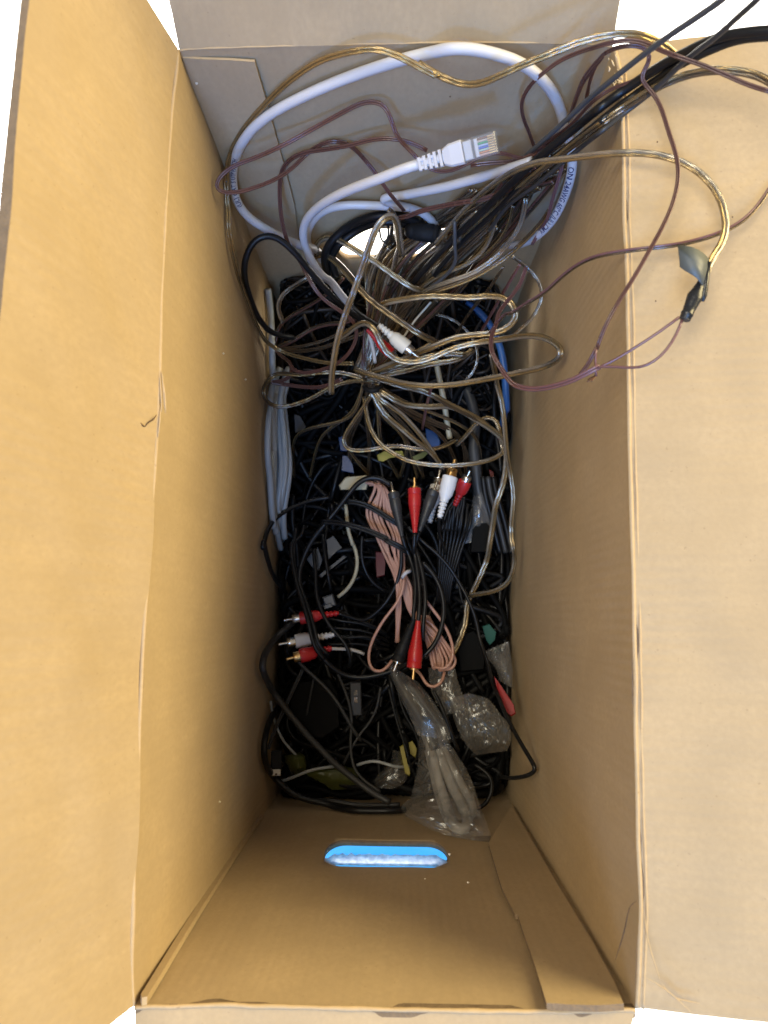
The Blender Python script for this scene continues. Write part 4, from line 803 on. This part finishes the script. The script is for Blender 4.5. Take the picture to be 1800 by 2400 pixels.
for i in range(9):
    a = i/8*1.25-.12; e = RNG.normal(0, 15, 10); dz = RNG.uniform(-.012, .018)
    runs.append(f'G {1060+150*a+e[0]:.0f},{960+40*abs(a-.4)+e[1]:.0f},1.93 {1190+70*a+e[0]:.0f},{985+60*a:.0f},1.915 {1100+200*a+e[2]:.0f},{1250+20*a:.0f},1.92 {1200+190*a+e[2]:.0f},{1480+20*a:.0f},1.925 J {220+150*a+e[3]:.0f},{190+40*a:.0f},1.925 {330+80*a+e[4]:.0f},{390+20*a:.0f},1.915 {360+95*a+e[5]:.0f},{500+20*a:.0f},1.91 {350+130*a+e[6]:.0f},{700+40*a:.0f},1.915 ' +
                (f'{335+30*a+e[7]:.0f},900,1.92 {330+e[7]:.0f},1060,1.93' if i < 3 else f'{440+190*a+e[7]:.0f},{850+30*a:.0f},1.92 {530+230*a+e[8]:.0f},{1000+20*a:.0f},1.92 {560+290*a+e[8]:.0f},{1180-10*a:.0f},1.92 {575+300*a+e[9]:.0f},{1290-30*a:.0f},1.92 {640+160*a:.0f},{1345+e[9]:.0f},1.92 {690+70*a:.0f},{1290:.0f},1.93 {640+120*a:.0f},1150,1.935 {590+130*a:.0f},1000,1.94 {500+120*a:.0f},800,1.95'))
runs += ['J 402,440,1.88 395,520,1.88 350,650,1.88 200,850,1.885 95,1040,1.89 55,1190,1.895 85,1325,1.895 160,1358,1.895 230,1312,1.895 285,1235,1.90', 'J 470,1310,1.93 560,1345,1.92 590,1430,1.915 655,1500,1.91 735,1490,1.91 785,1420,1.91 795,1350,1.92', 'J 620,660,1.90 720,790,1.90 810,920,1.90 865,1050,1.90 880,1180,1.90 840,1300,1.90 760,1330,1.90 690,1290,1.91']
mb, _ = cord_mesh(runs, 7.5, 'round', 7); mb.build('coil', 'pink', t)
tz, _ = path('J 385,430,1.88 400,395,1.862 430,375,1.862 465,362,1.88', .001); mb = MB(); add_tube(mb, tz, .0013, 8); mb.build('tie', 'white_pvc', t)
# cream telephone cord
t = empty('telephone_cord', P1('I 1100,300,1.94'), 'cream telephone cord from a cream block curving to a small clear plug', 'cord')
mb, _ = cord_mesh('G 870,1170,1.92 885,1280,1.92 890,1400,1.925 920,1500,1.93 950,1590,1.935 I 1050,50,1.94 1095,150,1.945 1125,260,1.945 1128,350,1.945 1105,460,1.95 1060,560,1.95 1000,640,1.955 910,705,1.96', 9, 'round'); mb.build('cord', 'cream', t)
a, b_ = P1('I 870,735,1.955'), P1('I 765,770,1.955'); ax = axis_frame(a, b_); mb = MB(); add_box(mb, (a+b_)/2, ax, (np.linalg.norm(b_-a)*1.1, .0085, .007)); add_box(mb, (a+b_)/2+ax[1]*.003+ax[0]*.002, ax, (.006, .003, .0085)); mb.build('plug', 'ash', t, False)
mb = MB(); add_box(mb, (a+b_)/2, ax, (np.linalg.norm(b_-a)*.7, .006, .004)); mb.build('plug_core', 'ash', t, False)
def block(name, label, cat, m, pts_txt, thick, mats=None, extra=None):
    """solid piece with the outline of pts and a real thickness, edges chamfered"""
    pts, s = parse(pts_txt); pts = [fit_inside(p, .002) for p in pts]; k = len(pts); c = sum(pts)/k; n = unit(CAM-c); mb = MB()
    top = [p+(c-p)*.08+n*thick*.5 for p in pts]; mid = [p+n*thick*.32 for p in pts]; lo = [p-n*thick*.5 for p in pts]
    mb.add(top+mid+lo, [tuple(range(k))]+[(i, (i+1) % k, (i+1) % k+k, i+k) for i in range(k)]+[(i+k, (i+1) % k+k, (i+1) % k+2*k, i+2*k) for i in range(k)]+[tuple(range(3*k-1, 2*k-1, -1))])
    o = mb.build(name, m, None, False)
    bm = bmesh.new(); bm.from_mesh(o.data); bmesh.ops.recalc_face_normals(bm, faces=bm.faces); bm.to_mesh(o.data); bm.free()
    return tag(o, label, cat)
block('plug_block', 'cream plastic block behind the pink wire coil', 'plug', 'cream', 'G 805,985,1.94 870,905,1.94 1075,885,1.94 1090,960,1.94 1075,1030,1.94 820,1030,1.94', .010)

# ================================================================== black cords of the lower half
def blk(label, wpx, txt, m='black', kind='round', name='cord'): return cab(name, label, 'cord', m, wpx, txt, kind, turn=.4)
blk('thick black cord curving along the left wall, mid height', 11, 'G 720,1100,1.93 600,1118,1.93 500,1140,1.925 300,1225,1.91 160,1340,1.885 90,1480,1.87 65,1620,1.86 I 85,60,1.87 100,170,1.88 140,330,1.90 190,470,1.93 280,600,1.96')
blk('black cord arching over the cream block and down to the lower left', 12, 'G 1310,985,1.89 1230,925,1.89 1130,905,1.89 1030,935,1.89 940,1020,1.89 870,1110,1.895 780,1230,1.90 680,1350,1.905 580,1470,1.91 500,1600,1.915 I 505,330,1.92 480,430,1.92 485,560,1.92 530,700,1.92 590,870,1.91 630,1050,1.90 670,1220,1.895 730,1370,1.90 850,1490,1.91 1000,1580,1.92 1200,1600,1.92 J 330,1320,1.92 440,1260,1.93')
blk('flat black twin cord crossing the pink coil', 14, 'G 640,1340,1.90 740,1340,1.895 850,1355,1.885 1000,1395,1.88 1150,1450,1.875 1300,1525,1.87 J 200,55,1.868 300,100,1.866 390,145,1.868 440,190,1.88', 'black', 'twin')
blk('flat black twin cord under the cream block', 14, 'G 880,1140,1.905 980,1150,1.90 1080,1180,1.90 1180,1235,1.90 1280,1300,1.90 1380,1360,1.90 1450,1400,1.92', 'black', 'twin')
blk('black cord standing upright near the left wall, first of three', 10, 'G 390,1400,1.93 365,1550,1.925 I 395,100,1.92 395,240,1.92 425,430,1.915 470,620,1.91 530,800,1.90 580,980,1.89 610,1120,1.89 660,1280,1.89 760,1400,1.9')
blk('black cord upright near the left wall, second of three', 9, 'G 470,1370,1.94 430,1500,1.935 I 440,60,1.93 420,260,1.925 450,450,1.92 510,640,1.915 570,800,1.905 620,960,1.895 660,1100,1.89 690,1230,1.89 800,1350,1.9')
blk('black cord upright near the left wall, third of three', 9, 'I 640,170,1.95 650,320,1.94 665,480,1.935 665,620,1.93 690,760,1.925 760,930,1.92 850,1070,1.92 960,1180,1.92 1030,1300,1.92 1050,1420,1.93 1030,1500,1.95')
blk('black cord upright between the grey wedges', 8, 'I 740,0,1.96 755,150,1.95 775,300,1.945 800,450,1.945 815,560,1.95 840,650,1.97')
blk('black cord bowing down from the crossing cord', 8, 'I 1180,30,1.93 1170,180,1.935 1185,330,1.94 1245,480,1.95 1330,580,1.96 1440,640,1.97')
blk('black cord round the left side of the pink coil', 9, 'J 375,140,1.895 375,300,1.90 345,450,1.91 290,570,1.915 220,680,1.92 120,780,1.93 0,850,1.94 I 900,850,1.96')
blk('thin black cord slanting from the white plug to the clear wire fork', 9, 'J 440,-60,1.90 590,85,1.90 720,195,1.90 850,340,1.905 940,480,1.91 1000,590,1.91 1060,720,1.91 1110,880,1.915 1140,1040,1.915 1190,1180,1.90 1230,1330,1.87 1270,1480,1.84 L 1090,300,1.81 1150,440,1.78 1220,590,1.75 1310,760,1.71 1400,910,1.675 1460,1010,1.66 1475,1055,1.66 1440,1090,1.67 1350,1122,1.71 1230,1135,1.77 1130,1120,1.84')
blk('black cord bowed right of the pink coil', 11, 'J 580,280,1.88 660,360,1.88 730,470,1.88 775,600,1.88 790,740,1.88 775,880,1.88 730,1020,1.88 660,1130,1.88 590,1195,1.88 520,1230,1.89')
blk('thin black cord passing behind the pink coil fork', 7, 'J 420,20,1.92 480,180,1.93 560,300,1.95 700,420,1.97')
blk('thick charcoal cord crossing the dark lower left diagonally', 15, 'I 520,880,1.99 400,1000,1.96 260,1120,1.93 140,1260,1.91 80,1390,1.90 70,1490,1.90 K 68,90,1.905 130,235,1.915 270,440,1.925 400,600,1.93 500,720,1.935 640,865,1.94 750,980,1.945 860,1070,1.95 950,1140,1.95 1060,1225,1.95 1170,1300,1.94 1300,1370,1.93', 'dark_grey')
blk('charcoal cord running from the lowest red plug down to the right', 9, 'I 470,1420,1.93 K 420,10,1.93 510,100,1.93 600,180,1.93 700,280,1.935 770,370,1.935 840,480,1.94 900,590,1.945 960,690,1.95 1020,770,1.97', 'dark_grey')
blk('flat charcoal cord crossing the diagonal one near the left wall', 9, 'K 460,70,1.94 400,190,1.94 340,320,1.94 280,450,1.945 220,580,1.945 160,720,1.95 120,850,1.96', 'dark_grey', 'twin')
blk('thin grey cord curving to the green bag', 6, 'K 140,390,1.95 160,510,1.955 200,640,1.96 250,750,1.965 310,830,1.97 390,910,1.98', 'grey_pvc')
blk('grey cord lying across the green bag', 7, 'K 240,1165,1.97 320,1145,1.96 400,1110,1.955 480,1075,1.95 560,1048,1.95 650,1035,1.955 760,1020,1.96', 'grey_pvc')
blk('grey cord lying level left of the yellow connector', 7, 'K 980,1010,1.97 1080,975,1.96 1170,970,1.955 1260,995,1.955 1350,1025,1.955 1440,1030,1.96 1500,1010,1.98', 'grey_pvc')
blk('thin straight grey cord pointing down in the dark corner', 5, 'K 565,150,1.95 540,270,1.955 515,400,1.96 490,530,1.97', 'dark_grey')
blk('black cord falling down the middle of the dark lower half', 7, 'K 770,60,1.93 850,250,1.94 910,420,1.945 930,600,1.95 918,760,1.95 925,900,1.95 950,1030,1.95 1010,1120,1.95 1110,1200,1.95 1210,1270,1.95', 'dark_grey')
blk('thin dark cord crossing lower middle from the right', 6, 'K 1210,250,1.95 1180,430,1.955 1100,600,1.96 1000,720,1.96 900,900,1.96 850,1000,1.97', 'dark_grey')
blk('thick black cord lying along the bottom against the near wall', 14, 'K 330,380,2.06 210,450,2.02 140,560,1.98 95,700,1.965 75,860,1.96 95,1000,1.955 160,1110,1.95 260,1210,1.945 380,1300,1.94 520,1350,1.935 680,1380,1.93 780,1420,1.93 950,1448,1.93 1150,1452,1.93 1350,1452,1.93 1450,1440,1.94')
blk('second black cord along the near wall, just above the lowest', 11, 'K 250,1180,1.97 400,1310,1.965 560,1350,1.96 760,1360,1.955 950,1395,1.95 1150,1398,1.95 1400,1395,1.95', 'dark_grey')
blk('black cord looping right of the clear bag', 9, 'L 870,1000,1.96 960,1050,1.95 1040,1130,1.94 1050,1230,1.93 1020,1340,1.925 950,1420,1.92 850,1440,1.93', 'black')
blk('thin black cord beside the yellow connector', 6, 'K 1380,280,1.92 1410,420,1.92 1470,560,1.92 1545,680,1.92 1582,800,1.92 1575,930,1.93 1510,1010,1.94')
blk('thin black cord left of the yellow connector', 6, 'K 1290,260,1.94 1330,430,1.94 1380,620,1.94 1440,800,1.94 1490,960,1.94 1510,1080,1.95')
blk('black cord in front of the bags, running down right', 9, 'L 480,280,1.86 540,400,1.86 600,540,1.86 650,680,1.865 690,800,1.87 720,860,1.89')
for i in range(4): blk(f'black cord trailing right from the left plugs, {("uppermost","second","third","lowest")[i]} of four', 7, f'I 780,{940+i*95},1.97 900,{965+i*90},1.965 1050,{985+i*80},1.965 1200,{1010+i*75},1.97 1350,{1075+i*65},1.98 1480,{1160+i*45},2.0')
cab('blue_cable', 'blue cable curving along the right wall behind the clear loop', 'cable', 'blue', 17, 'F 560,690,1.82 700,680,1.80 800,695,1.79 870,735,1.78 940,800,1.77 1000,880,1.76 1050,980,1.755 1085,1100,1.755 1105,1250,1.76 1115,1400,1.78 1120,1530,1.81 H 1180,240,1.86 1150,400,1.92')
cab('cream_cable', 'cream flat cable standing upright right of the tie', 'cable', 'cream', 14, 'F 560,1080,1.80 580,1200,1.82 610,1350,1.84 640,1500,1.86 H 600,300,1.87 620,420,1.88 640,530,1.89')
cab('grey_cable', 'dark grey strap running down the right side behind the clear wires', 'cable', 'dark_grey', 26, 'H 800,40,1.93 860,200,1.93 890,400,1.93 870,600,1.93 900,850,1.94 920,1050,1.95 1000,1250,1.96 1060,1500,1.98')
for i in range(3): cab('black_cable', f'black cable lying down the right wall side, {("left","middle","right")[i]} of three', 'cable', 'dark_grey' if i == 1 else 'black', 13, f'H {960+i*50},900,1.93 {985+i*55},1080,1.94 {1030+i*60},1250,1.95 {1080+i*60},1450,1.96 {1130+i*55},1640,1.97')

# ================================================================== other small things in the pile
block('power_adapter', 'big black power adapter in the dark lower left', 'power adapter', 'black_deep', 'K 330,200,2.02 720,160,2.02 800,300,2.02 820,640,2.02 640,760,2.02 400,720,2.02 330,500,2.02', .03)
block('power_adapter', 'black power adapter in the dark at the right of the clear wires', 'power adapter', 'black_deep', 'H 860,1420,1.98 900,1350,1.98 1000,1345,1.98 1060,1420,1.98 1020,1640,1.98 840,1640,1.98', .02)
block('power_adapter', 'black adapter block under the right wall cords', 'power adapter', 'black_deep', 'J 900,1000,2.02 1080,940,2.02 1200,1100,2.02 1180,1330,2.02 950,1350,2.02', .02)
block('grey_wedge', 'dark grey plastic wedge under the upright black cords', 'connector', 'ash', 'I 780,70,1.985 860,20,1.985 960,160,1.985 900,200,1.985 800,300,1.985 790,180,1.985', .008)
block('grey_wedge', 'grey plastic wedge left of the cream cord, lower one', 'connector', 'ash', 'I 560,290,1.99 610,220,1.99 690,150,1.99 740,300,1.99 700,420,1.99 640,400,1.99', .008)
block('grey_strip', 'slim grey strip slanting under the black cords', 'connector', 'ash', 'I 690,470,1.985 980,240,1.985 1010,260,1.985 820,410,1.985 720,500,1.985', .003)
block('paper_label', 'crumpled dull grey label in the dark beside the grey coil', 'label', 'ash', 'G 370,290,1.94 430,310,1.94 485,410,1.94 465,465,1.94 380,475,1.94', .004)
block('blue_packet', 'small blue foil packet below the olive kinked wire', 'packet', 'blue_soft', 'G 840,690,1.95 890,700,1.95 940,780,1.95 955,870,1.95 830,845,1.95', .006)
block('blue_packet', 'dark blue foil scrap above the small blue packet', 'packet', 'blue_soft', 'G 800,520,1.97 900,480,1.97 950,570,1.97 920,660,1.97 820,650,1.97', .006)
block('blue_packet', 'blue foil scrap left of the cream flat cable', 'packet', 'blue', 'H 400,430,1.95 500,460,1.95 550,560,1.95 540,620,1.95 420,600,1.95', .006)
block('yellow_tie', 'yellow tape scrap under the clear wire arc, left piece', 'tape', 'yellow', 'G 1175,690,1.885 1240,655,1.885 1420,650,1.885 1440,700,1.885 1300,720,1.885 1235,755,1.885 1190,745,1.885', .003)
block('yellow_tie', 'yellow tape scrap under the clear wire arc, right piece', 'tape', 'olive', 'H 275,705,1.885 400,650,1.885 440,665,1.885 380,720,1.885 290,750,1.885', .003)
block('yellow_connector', 'yellow plastic connector left of the clear bag', 'connector', 'yellow', 'K 1395,830,1.97 1430,810,1.97 1475,1000,1.97 1505,1080,1.97 1490,1115,1.97 1450,1090,1.97', .006)
block('yellow_connector', 'dim yellow connector behind the thin black cords', 'connector', 'yellow', 'K 1480,790,1.99 1520,770,1.99 1565,850,1.99 1550,940,1.99 1500,900,1.99', .006)
block('teal_connector', 'teal plastic connector near the right wall', 'connector', 'teal', 'J 1160,905,1.97 1230,880,1.97 1300,960,1.97 1285,1040,1.97 1235,1090,1.97 1200,1040,1.97', .008)
block('red_connector', 'red tapered connector sleeve by the right wall, above the bags', 'connector', 'dark_red', 'L 1068,140,1.84 1095,175,1.84 1190,310,1.83 1262,420,1.825 1282,510,1.82 1235,535,1.82 1190,490,1.825 1130,340,1.83 1090,240,1.84', .008)
block('red_scrap', 'dark red plastic scrap behind the copper coil', 'plastic scrap', 'murky_red', 'I 1330,200,1.99 1420,210,1.99 1440,330,1.99 1430,470,1.99 1340,490,1.99 1330,350,1.99', .006)
block('red_scrap', 'dark red plastic scrap near the right wall wires', 'plastic scrap', 'murky_red', 'H 1020,830,1.96 1060,850,1.96 1100,1000,1.96 1070,1060,1.96 1040,960,1.96', .005)
usb = empty('data_plug', P1('K 195,1000,1.93'), 'black cable plug with a white tip in the lower left corner', 'plug')
a, b_ = P1('K 195,1115,1.93'), P1('K 200,860,1.94'); ax = axis_frame(a, b_); Lq = np.linalg.norm(b_-a)
mb = MB(); add_box(mb, a+ax[0]*Lq*.62, ax, (Lq*.72, .0075, .006)); mb.build('body', 'black_soft', usb, False)
mb = MB(); add_box(mb, a+ax[0]*Lq*.16, ax, (Lq*.30, .0060, .0045)); tp = mb.build('tip', 'off_white', usb, False)
mb = MB(); add_box(mb, a+ax[0]*Lq*.07+ax[2]*.0024, ax, (.0012, .0014, .0006)); mb.build('hole', 'tear', tp, False)
rj = empty('clear_connector', P1('K 965,330,1.96'), 'small clear connector with bright pins in the dark lower middle', 'connector')
a, b_ = P1('K 965,200,1.96'), P1('K 975,520,1.97'); ax = axis_frame(a, b_); Lq = np.linalg.norm(b_-a)
mb = MB(); add_box(mb, (a+b_)/2, ax, (Lq, .008, .006)); mb.build('body', 'dark_grey', rj, False)
for d in (.3, .52):
    mb = MB(); add_box(mb, a+ax[0]*Lq*d+ax[2]*.002, ax, (.004, .003, .002)); mb.build('pin', 'nickel', rj, False)
blk('grey cable jacket inside the smoky sleeve, left one', 24, 'L 60,40,1.93 130,180,1.925 220,330,1.915 310,480,1.91 390,600,1.905 450,720,1.90 500,860,1.89', 'dark_grey', name='cable')
blk('grey cable jacket inside the smoky sleeve, right one', 22, 'L 230,180,1.93 330,330,1.92 420,450,1.91 500,560,1.905 570,680,1.90 620,800,1.89', 'dark_grey', name='cable')
# bags
def bag(name, label, left, right, m, nu=26, nv=22, puff=.006, crumple=.0016, seed=0, cat='plastic bag', parent=None):
    Lp, _ = parse(left); Rp, _ = parse(right); Lp = resample(Lp, nu); Rp = resample(Rp, nu); mb = MB()
    for side in (1, -1):
        v = []
        for i in range(nu):
            for j in range(nv):
                t = j/(nv-1); p = Lp[i]*(1-t)+Rp[i]*t; view = unit(CAM-p); prof = math.sin(math.pi*t)**.7*min(1, 4*(i+1)/nu, 3*(nu-i)/nu)
                c = 0
                for o_, (fq, am) in enumerate(((60, 1.0), (140, .55), (320, .3))):
                    c += am*(1-2*abs(mnoise(Vector((p[0]*fq+seed, p[1]*fq*.55, p[2]*fq+side*3)))))
                w_ = (Rp[i]-Lp[i])*.03*mnoise(Vector((i*.5, j*.35, seed+side)))
                p = p+view*(side*puff*prof + crumple*c*(.35+.65*prof)) + w_
                v.append(fit_inside(p, .001))
        f = [(i*nv+j, (i+1)*nv+j, (i+1)*nv+j+1, i*nv+j+1) for i in range(nu-1) for j in range(nv-1)]
        mb.add(v, f if side > 0 else [q[::-1] for q in f])
    o = mb.build(name, m, parent, True, 8)
    if label: tag(o, label, cat)
    return o
bag('plastic_bag', 'clear crumpled plastic bag round pale cables, hanging over the near wall', 'L 360,560,1.89 340,720,1.88 340,900,1.87 320,1080,1.86 260,1330,1.84 155,1415,1.80 200,1500,1.77 420,1620,1.73 600,1690,1.71 800,1730,1.70', 'L 590,640,1.88 640,800,1.87 740,950,1.86 830,1100,1.84 890,1270,1.82 940,1430,1.78 970,1490,1.75 1010,1600,1.72 1040,1700,1.70 1030,1760,1.69', 'film', 40, 30, .0085, .0034, 3)
t = empty('pale_cable', P1('L 600,1200,1.85'), 'thick pale grey cable folded up inside the clear plastic bag', 'cable')
mb, _ = cord_mesh(['L 400,700,1.93 440,800,1.91 475,920,1.89 505,1060,1.87 545,1210,1.85 595,1360,1.825 640,1500,1.795 690,1610,1.77 750,1655,1.76 805,1620,1.765 820,1540,1.78 780,1440,1.80 720,1330,1.825 660,1210,1.85 610,1080,1.87 560,950,1.89 510,800,1.91',
                   'L 520,760,1.93 580,880,1.91 640,1010,1.89 710,1140,1.87 780,1260,1.85 845,1370,1.82 870,1450,1.81 840,1510,1.82 790,1480,1.84 740,1380,1.86', 'L 440,860,1.92 480,1050,1.90 530,1260,1.87 580,1420,1.84 640,1560,1.81'], 23, 'round', 12); mb.build('jacket', 'bag_cable', t)
bag('plastic_bag', 'smoky grey plastic bag bulging right of the clear one', 'L 640,360,1.92 650,470,1.91 690,600,1.91 760,760,1.91 840,860,1.92 900,910,1.94', 'L 820,310,1.90 1000,350,1.89 1110,480,1.88 1220,620,1.88 1240,760,1.89 1200,870,1.92', 'film_grey', 30, 28, .0050, .0022, 9)
bag('plastic_bag', 'tall strip of clear plastic film below the pink loops', 'L 430,60,1.95 440,180,1.945 460,300,1.94 520,420,1.93 600,520,1.93', 'L 690,60,1.95 720,200,1.94 770,330,1.93 790,420,1.925 760,480,1.93', 'film_grey', 22, 18, .004, .0014, 15)
bag('plastic_bag', 'olive green foil bag in the lower left corner', 'K 280,920,2.0 290,980,1.99 330,1060,1.99 380,1110,2.0', 'K 420,880,2.0 480,920,1.99 490,1020,1.99 480,1080,2.0', 'olive', 16, 16, .006, .0018, 21)
bag('plastic_bag', 'dark green foil spread under the grey cord, lower left', 'K 470,1060,2.01 500,1110,2.0 640,1180,2.0 740,1250,2.01', 'K 800,1010,2.02 960,1040,2.01 1000,1140,2.01 960,1240,2.02', 'olive', 16, 16, .004, .0014, 27)
bag('plastic_bag', 'crumpled clear wrapper left of the yellow connector', 'K 1150,1230,1.98 1160,1130,1.97 1230,1060,1.97 1310,990,1.97 1330,860,1.98', 'K 1330,1240,1.98 1440,1190,1.97 1480,1130,1.97 1440,1000,1.97 1410,880,1.98', 'film', 20, 18, .006, .002, 33)
bag('plastic_bag', 'smoky plastic sleeve over two grey cables, left of the clear bag', 'L 30,20,1.92 90,200,1.91 170,380,1.90 260,560,1.895 330,720,1.885', 'L 330,200,1.92 440,330,1.91 520,450,1.90 600,580,1.895 650,760,1.885', 'film_dark', 24, 18, .007, .0012, 39)
bag('plastic_bag', 'smoky plastic sheet at the right wall above the red connector', 'J 1180,1150,1.97 1230,1230,1.95 1300,1330,1.94 1340,1440,1.93', 'J 1420,1050,1.95 1440,1200,1.93 1460,1350,1.92 1450,1500,1.91', 'film_dark', 18, 16, .005, .0015, 45)
bag('plastic_bag', 'dark clear sleeve standing at the right behind the wires', 'H 870,1000,1.97 860,1150,1.96 800,1350,1.97 740,1560,1.98', 'H 960,960,1.95 1000,1150,1.95 1050,1350,1.96 1080,1500,1.97', 'film_dark', 20, 16, .005, .0014, 51)

# ================================================================== the uncounted rest of the pile
def s_pile(py): return float(np.interp(py, (560, 640, 760, 880, 1000, 1120, 1250), (1.63, 1.70, 1.80, 1.89, 1.96, 2.0, 2.02)))
def pile(name, label, n, m, rr, region, dz, seed, kind='round'):   # cables nobody could count
    rng = np.random.default_rng(seed); mb = MB()
    for k in range(n):
        x0, y0 = rng.uniform(region[0], region[1]), rng.uniform(region[2], region[3]); a = rng.uniform(0, 6.28); pts = []; da = rng.normal(0, .22); z0 = rng.uniform(0, dz)
        for i in range(rng.integers(6, 12)):
            pts.append((x0, y0, s_pile(y0)+z0+rng.normal(0, .012))); st = rng.uniform(40, 85); a += da+rng.normal(0, .13); x0 += math.cos(a)*st; y0 += math.sin(a)*st*1.15
            if not (region[0] < x0 < region[1]): a = math.pi-a; x0 = min(max(x0, region[0]+rng.uniform(0, 25)), region[1]-rng.uniform(0, 25))
            if not (region[2] < y0 < region[3]): a = -a; y0 = min(max(y0, region[2]+rng.uniform(0, 25)), region[3]-rng.uniform(0, 25))
        r = rng.uniform(*rr); P = spline([at(*p) for p in pts], .004); P = np.array([fit_inside(p, r) for p in P]); P = smooth(P, 2)
        add_tube(mb, P, r, 6, int(rng.integers(0, len(m))))
    return tag(mb.build(name, m), label, None, None, 'stuff')
pile('black_cable_tangle', 'deep tangle of black cables filling the box', 300, ['black_deep', 'black_deep', 'black_deep', 'black', 'black_deep'], (.0010, .0030), (655, 1192, 880, 1865), .14, 5)
pile('brown_wire_tangle', 'dark tangle of brown and black wires at the far end', 120, ['dark_clear', 'black_deep', 'black_deep', 'black_deep', 'dark_clear'], (.0008, .0017), (650, 1170, 650, 960), .11, 6)
pile('loose_black_cables', 'loose loops of thicker black cable lying on the deep tangle', 34, ['black', 'black', 'black_soft'], (.0014, .0025), (665, 1185, 1060, 1850), .03, 8)
